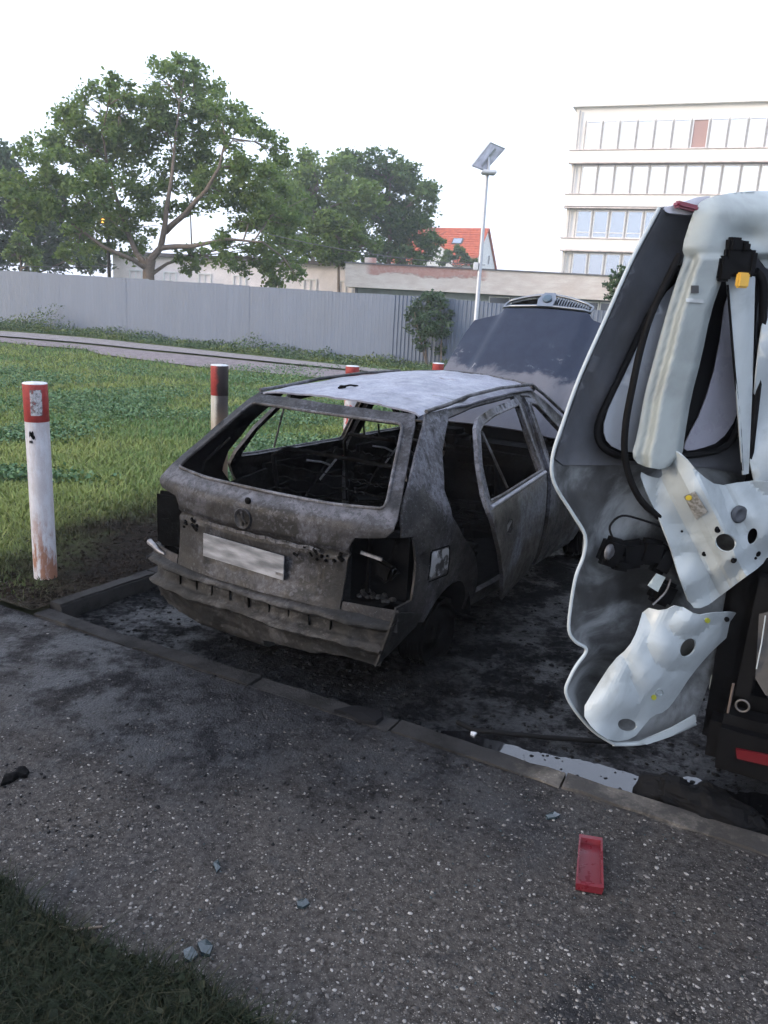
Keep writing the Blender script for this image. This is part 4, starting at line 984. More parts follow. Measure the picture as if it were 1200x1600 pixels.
for sg in (-1, 1):
    for front in (False, True):
        o, w = door_outline(front); base = fside(sg, .004)
        hx = 1.89 if not front else 2.78
        fn = swing(base, R(8.3), hx, sg) if (sg < 0 and not front) else base
        nm = 'front_door' if front else 'rear_door'
        if sg < 0: w_, hole = w, [w, smoothpoly([(.97, .745), (1.10, .73), (1.09, .655), (.985, .66)], 1)] if not front else [w]
        else: w_, hole = w, [w]
        d = pm(nm, o, hole, fn, .04, .022, MD if sg < 0 else MFR, car, sg > 0, .003, MBK)
        if sg < 0 and not front: d['label'] = 'scorched rear door hanging ajar'
        fl = [fn(p.x, p.y) for p in w_]; MB().tube(fl + [fl[0]], .008, 6).build('window_frame', MFR, d)
        if not front:
            a_, b_ = fn(1.0, 1.20), fn(1.08, .90); a_.y -= 0; MB().tube([a_, (a_ + b_) / 2, b_], .007, 6).build('vent_bar', MFR, d)
            if sg < 0:
                MB().tube([fn(x_, .868 - .012 * (x_ - .7)) + Vector((0, -.004, 0)) for x_ in np.linspace(.71, 1.88, 12)], .013, 8).build('belt_strip', plain('belt_highlight_steel', (.20, .20, .225), .5, .2, .5, 14), d)  # belt highlight put into the strip's pale colour
                hp = fn(1.05, .70); MB().bar(fn(.98, .675) + Vector((0, .012, 0)), fn(1.10, .725) + Vector((0, .012, 0)), .012, .012).build('door_handle', MSV, d); MB().box(hp + Vector((.0, .035, -.0)), (.18, .01, .13)).build('handle_well', MBK, d)
        # burnt inner skin: bars and regulator rods
        mb = MB(); x0, x1 = (1.22, 1.84) if not front else (2.04, 2.70)
        for zz in (.45, .62, .78):
            pa, pb = fn(x0 - (.25 if zz > .7 and not front else 0), zz), fn(x1, zz); pa.y -= sg * .05; pb.y -= sg * .05; mb.bar(pa, pb, .03, .05)
        pa, pb = fn(x0 + .1, .42), fn(x1 - .1, .82); pa.y -= sg * .06; pb.y -= sg * .06; mb.bar(pa, pb, .02, .03)
        mb.build('inner_frame', MBK, d)
        mb = MB(); pa, pb = fn(x0 + .15, .78), fn(x0 + .45, .70); pa.y -= sg * .085; pb.y -= sg * .085; mb.tube([pa, pa.lerp(pb, .5) + Vector((0, -sg * .02, .01)), pb], .007, 6)
        pa, pb = fn(x1 - .3, .62), fn(x1 - .12, .74); pa.y -= sg * .085; pb.y -= sg * .085; mb.tube([pa, pb], .008, 6)
        mb.build('window_winder', MSV, d)
# front wings, nose
FW = [(2.84, .25), (2.86, .86), (2.95, .90), (3.45, .85), (3.70, .78), (3.74, .60), (3.74, .42), (3.50, .36)] + arc(3.15, .26, .305, 15, 168)
for sg in (-1, 1): pm('front_wing', FW, [], fside(sg), .05, .012, MD, car, sg > 0, .003, MBK)
mb = MB(); mb.box((3.73, 0, .42), (.12, 1.42, .22), None, .03); mb.build('front_bumper', MBU, car)
mb = MB(); mb.box((3.70, 0, .64), (.06, 1.38, .2), None, .02); mb.build('front_panel', MBK, car)
for sg in (-1, 1): MB().lathe([(.09, 0), (.10, .03), (.06, .06), (.02, .05)], (3.725, sg * .5, .66), 18, Matrix.Rotation(R(90), 3, 'Y')).build('headlamp_well', MBK, car)
mb = MB(); mb.box((3.25, 0, .50), (.75, .75, .35), None, .05); mb.box((3.35, .35, .6), (.3, .2, .3), None, .03); mb.tube([(3.0, -.4, .7), (3.3, -.1, .78), (3.55, .2, .7)], .04, 8); mb.build('engine', MBK, car)

# raised bonnet
HU, HZ = .577, .817
def fhood(u, v):
    w = .665 - .05 * u; cro = .05 * (1 - (v / w) ** 2) + min(.035, max(0, (.44 - .06 * u - abs(v)) * 1.2)) + .010 * mnoise.noise(Vector((u * 5, v * 5, 1))) * (1 - u * .6)
    nx, nz = -HZ, HU
    x = 2.74 + HU * u + nx * cro; z = .93 + HZ * u + nz * cro
    return Vector((x, v - .115 * u, z))
HO = [(0, -.66), (.4, -.655), (.85, -.63), (.985, -.60), (1.03, -.40), (1.07, -.35), (1.07, .35), (1.03, .40), (.985, .60), (.85, .63), (.4, .655), (0, .66)]
hood = pm('bonnet', HO, [], lambda u, v: fhood(u, v), .04, .016, MHOOD, car, False, .002, MBK)
if hood.data.polygons[0].normal.x > 0: hood.data.flip_normals()
M_CHR = NT('dull_chrome').set((.20, .215, .24), .3, .85)
def hg(u, v, o=.0): p = fhood(min(u, 1.07), v); return p + Vector((HU, 0, HZ)) * (u - min(u, 1.07)) + Vector((-HZ, 0, HU)) * o
def gt(v): return 1.215 - .28 * v * v * 2
gtop_ = [hg(gt(v), v, -.02) for v in np.linspace(-.36, .36, 19)]; gbot_ = [hg(1.085 + .01 * (1 - abs(v) / .36), v, .005) for v in np.linspace(.36, -.36, 13)]
gr = MB().tube(gtop_ + gbot_ + [gtop_[0]], .011, 8).build('grille', M_CHR, hood)
bk = MB(); vs = np.linspace(-.35, .35, 15)
for a_, b_ in zip(vs, vs[1:]): bk.add([hg(1.09, a_, -.045), hg(1.09, b_, -.045), hg(gt(b_) - .006, b_, -.05), hg(gt(a_) - .006, a_, -.05)], [(0, 1, 2, 3)])
bk.build('grille_backing', MBK, gr)
for i in range(13):
    v = -.075 - i * .0215; MB().bar(hg(1.098, v, -.012), hg(gt(v) - .016, v, -.026), .007, .022, (1, 0, 0)).build('slat', M_CHR, gr)
mb = MB(); mb.extrude([hg(1.085, .065, .0), hg(1.085, -.065, .0), hg(1.15, -.075, -.0), hg(1.225, -.045, -.02), hg(1.225, .045, -.02), hg(1.15, .075, 0)], Vector((-HZ, 0, HU)) * .018); sh = mb.build('badge_shield', M_CHR, gr)
mb = MB(); Mh = Matrix(((HU, 0, -HZ), (0, 1, 0), (HZ, 0, HU))); mb.lathe([(.036, 0), (.038, .004), (.030, .008), (.001, .008)], hg(1.155, 0, .018), 20, Mh); mb.build('badge', plain('badge_blue', (.05, .085, .12), .4), sh)
mb = MB()
for v in (-.5, .5): mb.tube([fhood(.15, v) + Vector((.04, 0, -.03)), fhood(.9, v * .9) + Vector((.04, 0, -.03))], .018, 6)
mb.tube([fhood(.9, -.45) + Vector((.04, 0, -.03)), fhood(.9, .45) + Vector((.04, 0, -.03))], .018, 6); mb.build('bonnet_frame', MBK, hood)
MB().tube([(3.5, -.55, .82), (3.30, -.62, 1.25), fhood(.75, -.55) + Vector((.03, 0, -.02))], .006, 6).build('bonnet_stay', MBK, car)

# shell: floor, bulkhead, rear inner
mb = MB(); mb.box((1.75, 0, .22), (3.2, 1.30, .05)); mb.box((.42, 0, .36), (.62, 1.22, .05)); mb.box((1.75, 0, .27), (2.2, .24, .12), None, .03); mb.build('floor_pan', MBK, car)
mb = MB(); mb.box((2.82, 0, .62), (.05, 1.36, .75)); mb.build('bulkhead', MBK, car)
for sg in (-1, 1): pm('wheel_arch', arc(.67, .16, .31, 178, 2) , [], (lambda s_: lambda x, z: Vector((x, s_ * .55, z)))(sg), .06, .02, MBK, car, sg > 0)
for sg in (-1, 1):
    mb = MB(); aa = arc(.67, .16, .30, 172, 2, 14); vs = [(x, sg * y, z) for x, z in aa for y in (.52, .77)]; mb.add(vs, [(2 * i, 2 * i + 1, 2 * i + 3, 2 * i + 2) for i in range(len(aa) - 1)]); mb.build('arch_liner', MBK, car)
mb = MB()
for i in range(40):
    mb.box((random.uniform(.2, 2.6), random.uniform(-.6, .6), random.uniform(.26, .46)), (random.uniform(.05, .3), random.uniform(.05, .3), random.uniform(.02, .12)), Matrix.Rotation(random.random() * 3, 3, 'Z') @ Matrix.Rotation(random.uniform(-.4, .4), 3, 'X'), .01)
mb.build('ash_heap', MBK, car, kind='stuff')
mb = MB(); mb.box((2.60, 0, .80), (.32, 1.36, .16), None, .05); mb.box((2.52, .32, .90), (.22, .42, .1), None, .04); mb.box((2.55, 0, .55), (.2, .3, .4), None, .04); mb.build('dashboard', MBK, car)
st = MB(); ring = [Vector((2.28, .33, .86)) + Matrix.Rotation(R(-28), 3, 'Y') @ Vector((0, .18 * math.cos(w), .18 * math.sin(w))) for w in np.linspace(0, 2 * math.pi, 25)]
st.tube(ring, .010, 6); st.tube([ring[0], Vector((2.32, .33, .85)), ring[12]], .009, 6); st.tube([Vector((2.32, .33, .85)), Vector((2.6, .33, .76))], .02, 6); st.build('steering_wheel', MFR, car)
# seat frames stripped to wire
def seat(x, y, w, rear=False):
    mb = MB(); h_ = .50
    a_ = [(x, y - w, .40), (x - .12, y - w, .40 + h_), (x - .13, y - w * .8, .46 + h_), (x - .13, y + w * .8, .46 + h_), (x - .12, y + w, .40 + h_), (x, y + w, .40)]
    mb.tube(a_, .014, 6); mb.tube([(x, y - w, .40), (x + .42, y - w, .44), (x + .42, y + w, .44), (x, y + w, .40)], .014, 6)
    for k in range(6):
        z = .46 + k * .075; xx = x - .12 * (z - .40) / h_
        mb.tube([(xx, y - w + 2 * w * i / 16, z + .014 * (i % 2)) for i in range(17)], .004, 4)
    for k in range(5):
        xx = x + .05 + k * .075; mb.tube([(xx + .012 * (i % 2), y - w + 2 * w * i / 16, .42) for i in range(17)], .004, 4)
    if not rear:
        for s_ in (-1, 1): mb.tube([(x - .13, y + s_ * .06, .96), (x - .15, y + s_ * .06, 1.06)], .007, 5)
    return mb.build('seat_frame', MBK, car)
seat(1.72, .34, .23); seat(1.72, -.34, .23); seat(.98, 0, .58, True)
for k in range(5):     # coil springs by the open rear door
    mb = MB(); c = Vector((1.02 + .07 * k, -.50 + .02 * (k % 2), .34)); mb.tube([c + Vector((.030 * math.cos(w), .030 * math.sin(w), .010 * w)) for w in np.linspace(0, 14, 60)], .004, 4); mb.build('seat_spring', MSV if k % 2 == 0 else MFR, car)
mb = MB(); mb.bar((.98, -.62, .47), (1.28, -.60, .40), .02, .03); mb.bar((.95, -.60, .42), (1.22, -.63, .33), .02, .03); mb.build('seat_bracket', MSV, car)
mb = MB(); mb.bar((.35, .60, .75), (.85, .62, .80), .02, .03); mb.bar((.30, .58, .62), (1.1, .61, .70), .02, .02); mb.build('shelf_support', MBK, car)
mb = MB(); mb.tube([(.42, .52, 1.06), (.30, .60, .93), (.28, .62, .78)], .010, 6); mb.build('gas_strut', MBK, car)
# wheels burnt down to the rims
def wheel(x, y):
    sg = 1 if y > 0 else -1; M = Matrix.Rotation(R(90), 3, 'X'); zc = .15
    rim = MB().lathe([(.10, -.075), (.178, -.08), (.185, -.07), (.165, -.055), (.160, .055), (.185, .07), (.178, .08), (.165, .075), (.155, .03), (.08, .035), (.05, .055), (.001, .055)], (x, y, zc), 28, M if sg < 0 else M @ Matrix.Rotation(math.pi, 3, 'X')).build('wheel', MBK, car)
    q = MB()
    for k in range(4):
        w = R(90 * k + 45); q.lathe([(.012, 0), (.012, .012), (.006, .014)], (x + .05 * math.cos(w), y + sg * .045, zc + .05 * math.sin(w)), 8, M if sg < 0 else M @ Matrix.Rotation(math.pi, 3, 'X'))
    q.build('wheel_bolt', MBK, rim)
    q = MB()
    for k in range(6): q.tube([(x + .19 * math.cos(w), y + .02 * (k - 2.5), max(.012, zc + .19 * math.sin(w))) for w in np.linspace(0, 2 * math.pi, 33)], .004, 4, False)
    q.build('tyre_wire', MBK, rim)
for x in (.67, 3.15):
    for y in (-.66, .66): wheel(x, y)
mb = MB(); mb.tube([(.67, -.6, .17), (.67, .6, .17)], .035, 8); mb.build('rear_axle', MBK, car)
mb = MB(); mb.tube([(.05, .25, .16), (.35, .25, .15), (.55, .1, .2), (2.2, .05, .18)], .03, 8); mb.tube([(.12, .42, .15), (.12, -.05, .15)], .075, 10); mb.build('exhaust', MBU, car)
# ================================================================== BOLLARDS
def m_bollard(name, white, rust, charred=None, blot=False):
    t = NT(name); co = t.coord('Object'); sep = t.n('ShaderNodeSeparateXYZ'); t.l(co, sep.inputs[0])
    n = t.noise(co, 7, 8, .7); n2 = t.noise(co, 26, 7, .75); nz = t.noise(t.coord('Object', (1, 1, .25)), 22, 7, .7)
    c = t.mix(t.step(n, .3, .7), [x * .82 for x in white], white)
    low = t.step(t.math('ADD', sep.outputs[2], t.math('MULTIPLY', t.math('SUBTRACT', n, .5), .5)), .15, .55, 1, 0)     # rusty foot
    rs = t.mix(n2, (.16, .055, .032), (.30, .16, .10))
    c = t.mix(t.math('MULTIPLY', t.math('MAXIMUM', low, .22), t.step(nz, .42, .56)), c, rs)
    c = t.mix(t.step(nz, .64, .70, 0, rust), c, rs)
    c = t.mix(t.step(n2, .70, .73, 0, .9), c, (.03, .03, .03))
    if blot: c = t.mix(t.step(t.noise(co, 9, 4, .6, 1.0), .54, .58), c, (.40, .06, .05))
    if charred:
        k = t.math('ADD', t.math('MULTIPLY', sep.outputs[0], charred[0]), t.math('MULTIPLY', sep.outputs[1], charred[1]))
        k = t.math('ADD', k, t.math('MULTIPLY', t.math('SUBTRACT', n, .5), .05))
        c = t.mix(t.step(k, .0, .03), c, (.035, .028, .026)); c = t.mix(t.step(t.math('SUBTRACT', .95, sep.outputs[2]), .0, .25, 0, .55), c, (.20, .13, .07))
    t.bump(n2, .25, .004); return t.set(c, .6)
def m_red(name, chip, charred=None):
    t = NT(name); co = t.coord('Object'); n = t.noise(co, 12, 6, .65, .4); n2 = t.noise(co, 30, 6, .7)
    c = t.mix(t.step(n2, .3, .7), (.24, .030, .028), (.36, .050, .045)); c = t.mix(t.step(n, chip, chip + .03), c, t.mix(n2, (.30, .30, .31), (.62, .62, .62)))
    if charred:
        sep = t.n('ShaderNodeSeparateXYZ'); t.l(co, sep.inputs[0]); k = t.math('ADD', t.math('MULTIPLY', sep.outputs[0], charred[0]), t.math('MULTIPLY', sep.outputs[1], charred[1]))
        c = t.mix(t.step(t.math('ADD', k, t.math('MULTIPLY', t.math('SUBTRACT', n, .5), .06)), .0, .03), c, (.03, .022, .022))
    return t.set(c, .55)
M_CAPW = plain('cap_white', (.52, .52, .53), .5, 0, .35, 20)
GB = 'steel bollards round the parking bay'
def bollard(p, ztop, mw, mr, label, band=.23, r_=.068, tilt=(0, 0)):
    z0 = gz(p.x, p.y); h_ = ztop - z0
    b = empty('bollard', (p.x, p.y, z0 - .02), 0, label, 'bollard', GB); b.rotation_euler = (tilt[0], tilt[1], 0)
    MB().lathe([(r_, -.1), (r_, h_ * .5), (r_, h_ - band + .021)], (0, 0, 0), 28).build('post', mw, b)
    MB().lathe([(r_, h_ - band + .02), (r_ + .0015, h_ - band + .021), (r_ + .0015, h_ + .004)], (0, 0, 0), 28).build('red_band', mr, b)
    MB().lathe([(r_ + .001, h_ + .002), (r_ + .002, h_ + .007), (r_ - .004, h_ + .011), (.002, h_ + .012)], (0, 0, 0), 28).build('cap', M_CAPW, b)
    return b
W1 = (.50, .50, .525)
pb = Vector((-2.077, 4.690, 0))
b1_ = bollard(pb, 1.285, m_bollard('bollard_paint_worn', W1, .45), m_red('bollard_red_worn', .70), 'nearest bollard, white with chipped red top band and rusty foot', .235)
# worn sticker and black scuffs on the nearest bollard
q = MB(); 
for zz, a0, a1, h_ in ((1.03, -92, -38, .15),):
    aa = [R(a0 + (a1 - a0) * i / 8) for i in range(9)]; q.add([(.0705 * math.cos(a), .0705 * math.sin(a), zz + k * h_) for k in (0, 1) for a in aa], [(i, i + 1, 10 + i, 9 + i) for i in range(8)], True)
t = NT('worn_sticker'); n = t.noise(t.coord('Object'), 30, 6, .7); q.build('sticker', t.set(t.ramp(n, [(.38, (.20, .03, .03)), (.44, (.10, .09, .09)), (.52, (.33, .33, .34)), (.60, (.42, .42, .43)), (.64, (.24, .04, .04))]), .6), b1_)
q = MB()
for zz, aw, h_ in ((.90, (-108, -84), .03), (.862, (-110, -90), .014), (.885, (-95, -78), .02)):
    aa = [R(aw[0] + (aw[1] - aw[0]) * i / 4) for i in range(5)]; q.add([(.0695 * math.cos(a), .0695 * math.sin(a), zz + k * h_ + (.012 if i % 2 else 0)) for k in (0, 1) for i, a in enumerate(aa)], [(i, i + 1, 6 + i, 5 + i) for i in range(4)], True)
q.build('scuff_mark', MBK, b1_)
p = at(343, 568, 6.45); bollard(p, p.z, m_bollard('bollard_paint_scorched', (.50, .49, .44), .5, (.86, -.35)), m_red('bollard_red_scorched', .9, (.86, -.35)), 'bollard with plain red top charred black on the side facing the wreck', .25)
p = at(551, 570, 8.2); bollard(p, p.z, m_bollard('bollard_paint_red_blots', W1, .3, None, True), m_red('bollard_red_plain', .9), 'bollard seen through the rear window with red paint blots', .22)
p = at(685, 566, 9.9); bollard(p, p.z, m_bollard('bollard_paint_plain', W1, .3), m_red('bollard_red_far', .9), 'bollard with only its red top showing left of the bonnet', .22)
p = at(776, 650, 10.7); bollard(p, 1.20, m_bollard('bollard_paint_clean', (.62, .62, .63), .15), m_red('bollard_red_hid', .9), 'white bollard seen through the rear side window of the wreck', .22)
p = at(858, 655, 11.2); bollard(p, 1.20, m_bollard('bollard_paint_cream', (.64, .58, .50), .35), m_red('bollard_red_hid_far', .9), 'cream white bollard seen through the front side window of the wreck', .22)

# ================================================================== WHITE VAN
V0 = Vector((1.22, 2.72, 0)); DR = Vector((-.95, -.30, 0)).normalized(); ND = Vector((-DR.y * -1, -DR.x * -1, 0)); ND = Vector((.30, -.95, 0)).normalized()
van = empty('white_van', V0, math.atan2(KE.y, KE.x), 'white van with its crumpled rear door torn open and stripped', 'van')
VI = Matrix.Translation(V0) @ Matrix.Rotation(math.atan2(KE.y, KE.x), 4, 'Z'); VINV = VI.inverted()
def vw(p): return VINV @ p             # world point to van space
def dp(x, y, off=0.0): return vw(onplane(x, y, V0, ND, off))
def rp(x, y, off=0.0): return vw(onplane(x, y, V0, -KN, off))
K4 = 400.0
def dpanel(name, px, holes, offf, m, parent, sp=.032, th=.006, wob=.0, m2=None, sm=1, proj=dp):
    o_ = smoothpoly([(x / K4, -y / K4) for x, y in px], sm) if sm else [Vector((x / K4, -y / K4)) for x, y in px]
    hs = [smoothpoly([(x / K4, -y / K4) for x, y in h], 1) for h in holes]
    return pm(name, o_, hs, lambda u, v: proj(u * K4, -v * K4, offf(u * K4, -v * K4)), sp, th, m, parent, False, wob, m2)
def sharpen(o, deg=13):
    try: o.data.set_sharp_from_angle(angle=R(deg))
    except Exception: pass
    return o
def dtube(name, px, off, r_, m, parent, n=8, close=False):
    pts = [dp(x, y, off(x, y) if callable(off) else off) for x, y in px]; q = []
    m_ = len(pts)
    for i in range(m_ - 1):      # Catmull-Rom
        p0, p1, p2, p3 = pts[max(i - 1, 0)], pts[i], pts[i + 1], pts[min(i + 2, m_ - 1)]
        for k in range(4):
            s_ = k / 4; q.append(.5 * ((2 * p1) + (p2 - p0) * s_ + (2 * p0 - 5 * p1 + 4 * p2 - p3) * s_ ** 2 + (3 * p1 - p0 - 3 * p2 + p3) * s_ ** 3))
    q.append(pts[-1])
    return MB().tube(q, r_, n).build(name, m, parent)
def ell(cx, cy, rx, ry, ang=0, n=14):
    a = R(ang); return [(cx + rx * math.cos(w) * math.cos(a) - ry * math.sin(w) * math.sin(a), cy + rx * math.cos(w) * math.sin(a) + ry * math.sin(w) * math.cos(a)) for w in [2 * math.pi * i / n for i in range(n)]]
def m_paint(name, c, dirt, lo, hi, rough=.42, sc=3.0):
    t = NT(name); co = t.coord('Object'); n = t.noise(co, sc, 8, .65, .5); n2 = t.noise(co, 40, 6, .75); n3 = t.noise(co, 11, 7, .7)
    k = t.mix(t.step(n, lo, hi), c, dirt); k = t.mix(t.step(n2, .66, .72, 0, .35), k, [x * .35 for x in c]); k = t.mix(t.step(n3, .3, .7, .0, .25), k, [x * .75 for x in c])
    t.bump(n3, .10, .006); return t.set(k, t.step(n3, .3, .7, rough - .1, rough + .12), 0, .5)
VW_ = m_paint('van_white_paint', (.31, .345, .34), (.20, .22, .215), .44, .72)
VWB = m_paint('van_bright_white', (.41, .45, .46), (.22, .24, .235), .50, .74)
VSK = m_paint('van_skin_inside', (.24, .255, .26), (.026, .025, .025), .40, .58, .5, 2.2)
VUPPER = m_paint('van_dark_grey', (.075, .080, .092), (.050, .049, .051), .44, .66, .7, 2.2)
VLG = m_paint('van_pale_grey', (.31, .335, .37), (.24, .26, .29), .45, .7, .35)
VBK = plain('black_plastic_and_dark_inside', (.0030, .0030, .0035), .6, 0, .4, 12)  # bumper and fittings, and the painted darkness of the load space
VRB = plain('black_rubber', (.0055, .0055, .006), .7, 0, .3, 10)

LEFT = [(1030, 325), (1010, 362), (985, 410), (945, 500), (905, 590), (880, 660), (863, 715), (866, 755), (893, 800), (914, 836), (912, 868), (900, 900), (892, 945), (889, 985), (900, 1003), (915, 1012), (914, 1022), (902, 1038), (891, 1058), (884, 1082), (900, 1112), (928, 1143), (958, 1162)]
BOTT = [(958, 1162), (1000, 1161), (1045, 1148), (1086, 1130)]
lx = [(y, x) for x, y in LEFT]
def edge_d(x, y): return x - interp(y, lx)
def off_skin(x, y):
    d = max(0, edge_d(x, y)); o = -.085 + .07 * math.exp(-(d / 16) ** 2)
    o += .022 * mnoise.noise(Vector((x / 70, y / 90, 0))) * min(1, d / 30)
    o -= .05 * math.exp(-(((y - 925) / 70) ** 2 + ((x - 985) / 60) ** 2)) + .03 * math.exp(-((y - 1060) / 40) ** 2) * min(1, d / 40)
    o += .012 * math.exp(-((y - 727) / 8) ** 2) * min(1, d / 15)
    return o
door = dpanel('rear_door', LEFT + BOTT[1:] + [(1110, 1060), (1150, 960), (1200, 860), (1245, 800), (1250, 310), (1200, 306), (1150, 306), (1090, 316)], [], off_skin, VSK, van, .03, .006, .0, VWB, 0)
door['label'] = 'crumpled rear door skin with torn inner frame'
dpanel('upper_skin_sheet', [(x + 5, y + 2) for x, y in LEFT[:7]] + [(880, 727), (980, 727), (1100, 730), (1180, 745), (1245, 740), (1245, 320), (1150, 312), (1060, 332)], [], lambda x, y: off_skin(x, y) + .006, VUPPER, door, .03, .003, 0, None, 0)  # darker grey sheet over the skin above the crease
dtube('door_flange', LEFT, lambda x, y: off_skin(x, y) + .004, .006, VWB, door)
dtube('door_flange', BOTT, lambda x, y: -.03, .009, VWB, door)
# window opening: seal, tinted backing and pale panels
WO = [(1058, 418), (1045, 440), (1010, 500), (970, 585), (938, 652), (934, 684), (950, 705), (985, 715), (1060, 713), (1115, 706), (1142, 690), (1156, 655), (1168, 580), (1178, 480), (1178, 425)]
wback = dpanel('window_backing', WO, [], lambda x, y: -.062, VBK, door, .05, .004)
dtube('window_seal', WO + WO[:1], -.050, .011, VRB, door)
dpanel('window_panel', [(1050, 440), (1008, 515), (968, 600), (944, 655), (944, 684), (960, 702), (1000, 709), (1035, 706), (1062, 560), (1085, 440)], [], lambda x, y: -.054 + .01 * math.sin((x + y) / 60), VLG, wback, .04, .004)
dpanel('window_panel', [(1136, 452), (1160, 440), (1166, 520), (1163, 600), (1152, 652), (1126, 690), (1092, 702), (1068, 705), (1072, 688), (1098, 640), (1122, 560)], [], lambda x, y: -.050 + .012 * math.sin(y / 70), m_paint('van_lilac_grey', (.29, .29, .34), (.23, .235, .27), .45, .7, .3), wback, .04, .004)
# inner frame: header and post
PL = [(318, 1090), (340, 1080), (388, 1065), (402, 1070), (440, 1056), (500, 1038), (560, 1022), (620, 1006), (680, 996), (712, 986), (735, 1000)]
PR = [(318, 1250), (385, 1250), (400, 1140), (432, 1130), (490, 1110), (560, 1096), (620, 1080), (680, 1070), (714, 1066), (735, 1040)]
def off_post(x, y):
    l, r_ = interp(y, PL), interp(y, PR)
    if y < 400: s_ = min(1, max(0, (x - l) / 45)); o = .045 * math.sin(s_ * math.pi / 2)
    else:
        s_ = (x - l) / max(8, r_ - l); o = .045 * min(1, max(0, (s_ - .22) / .14)) * min(1, max(0, (1.02 - s_) / .12)) + .012 * min(1, max(0, s_ / .08))
    o -= .07 * max(0, (335 - y) / 35) ** 2
    o -= .020 * math.exp(-(((x - 1165) / 26) ** 2 + ((y - 372) / 18) ** 2))
    return o + .003 * mnoise.noise(Vector((x / 60, y / 90, 3)))
post = dpanel('door_post', [(1108, 308), (1150, 300), (1200, 298), (1250, 300), (1250, 425), (1200, 425), (1182, 398), (1140, 398), (1130, 432), (1110, 490), (1096, 560), (1080, 620), (1070, 680), (1066, 714), (1040, 735), (1000, 728), (986, 712), (996, 680), (1006, 620), (1022, 560), (1038, 500), (1056, 440), (1070, 402), (1065, 388), (1080, 340), (1090, 318)], [], off_post, VW_, door, .013, .006, 0, VSK, 1)
# hinge bracket and tag
br = MB(); Mv = Matrix.Rotation(math.atan2(-DR.y, -DR.x) - math.atan2(KE.y, KE.x), 3, 'Z')
for x, y, w, h_, o in ((1150, 410, .10, .085, .045), (1130, 420, .05, .075, .05), (1147, 383, .05, .045, .05), (1162, 386, .035, .035, .055), (1172, 412, .03, .08, .05)):
    br.box(dp(x, y, o), (w, .035, h_), Mv, .008)
br.build('hinge_bracket', VBK, door)
MB().box(dp(1160, 438, .075), (.042, .02, .046), Mv, .005).build('yellow_tag', plain('yellow_plastic', (.62, .36, .05), .5, 0, .15), door)
dpanel('brace_strip', [(1134, 430), (1180, 432), (1176, 600), (1170, 740), (1161, 742), (1150, 600)], [], lambda x, y: .028 + .01 * math.sin((x - 1134) / 14), VWB, door, .03, .005, 0, None, 0)
dtube('brace_gap', [(1137, 445), (1148, 580), (1156, 660), (1160, 735)], .034, .004, VRB, door, 5)
dtube('door_seal', [(1180, 424), (1192, 445), (1191, 520), (1182, 610), (1173, 690), (1168, 738)], .02, .014, VRB, door)
dpanel('side_trim', [(1184, 560), (1196, 470), (1250, 460), (1250, 810), (1210, 790), (1170, 742), (1176, 660)], [], lambda x, y: .03 + .015 * math.sin((x + y) / 30), VWB, door, .035, .006, .0, None, 1)
# torn upper inner panel
T1 = [(1045, 700), (1068, 712), (1095, 742), (1122, 760), (1160, 752), (1200, 752), (1250, 760), (1250, 860), (1200, 868), (1190, 884), (1160, 905), (1130, 928), (1100, 950), (1080, 950), (1062, 905), (1046, 850), (1030, 810), (1010, 770), (998, 735), (1015, 745), (1036, 748), (1032, 725)]
def crease(x, y, s_, k): return abs(mnoise.noise(Vector((x / s_, y / s_, k))))
def off_t1(x, y):
    d = (x - 1045) - (y - 705) * .48            # across the long fold
    return .02 + .06 * (y - 700) / 250 + .055 * (1 - min(1, abs(d - 28) / 34)) - .05 * min(1, max(0, -d / 30)) + .075 * crease(x, y, 70, 5.3) + .007 * crease(x, y, 34, 1.7) - .035 * min(1, max(0, (y - 900 + (x - 1100) * .65) / 30))
t1 = dpanel('torn_inner_panel', T1, [ell(1134, 848, 17, 14, 20), ell(1176, 838, 8, 13, 10)], off_t1, VWB, door, .014, .005, .0, VSK, 1)
sharpen(t1)
MB().lathe([(.030, 0), (.030, .010), (.020, .014), (.012, .008), (.001, .008)], dp(1153, 803, off_t1(1153, 803) + .002), 24, Matrix((Mv @ Vector((1, 0, 0)), Vector((0, 0, 1)), Mv @ Vector((0, -1, 0)))).transposed()).build('rubber_grommet', plain('grommet_grey', (.06, .065, .075), .6), t1)
for x, y, r_ in ((1121, 827, .012), (1146, 875, .011), (1100, 865, .009), (1184, 865, .010), (1065, 830, .004), (1180, 872, .005)):
    MB().lathe([(r_, 0), (r_, .004), (r_ * .5, .005), (.0005, .001)], dp(x, y, off_t1(x, y) + .001), 12, Matrix((Mv @ Vector((1, 0, 0)), Vector((0, 0, 1)), Mv @ Vector((0, -1, 0)))).transposed()).build('hole_plug', VBK, t1)
t = NT('paper_sticker'); n = t.noise(t.coord('Object'), 60, 5, .7); M_STK = t.set(t.mix(t.step(n, .4, .6), (.16, .15, .13), (.36, .36, .35)), .6)
dpanel('sticker', [(1068, 776), (1086, 768), (1106, 800), (1088, 812)], [], lambda x, y: off_t1(x, y) + .004, M_STK, t1, .02, .0015, 0, None, 0)
dpanel('sticker_dot', ell(1076, 778, 5, 4), [], lambda x, y: off_t1(x, y) + .007, plain('yellow_dot', (.60, .48, .05), .6), t1, .02, .001, 0, None, 0)
dpanel('sticker', [(1080, 446), (1092, 446), (1092, 458), (1080, 458)], [], lambda x, y: off_post(x, y) + .004, plain('dark_label', (.05, .05, .05), .6), post, .02, .0015, 0, None, 0)
dpanel('sticker', [(1072, 466), (1100, 468), (1099, 474), (1072, 472)], [], lambda x, y: off_post(x, y) + .004, plain('faint_label', (.36, .38, .38), .6), post, .02, .0015, 0, None, 0)
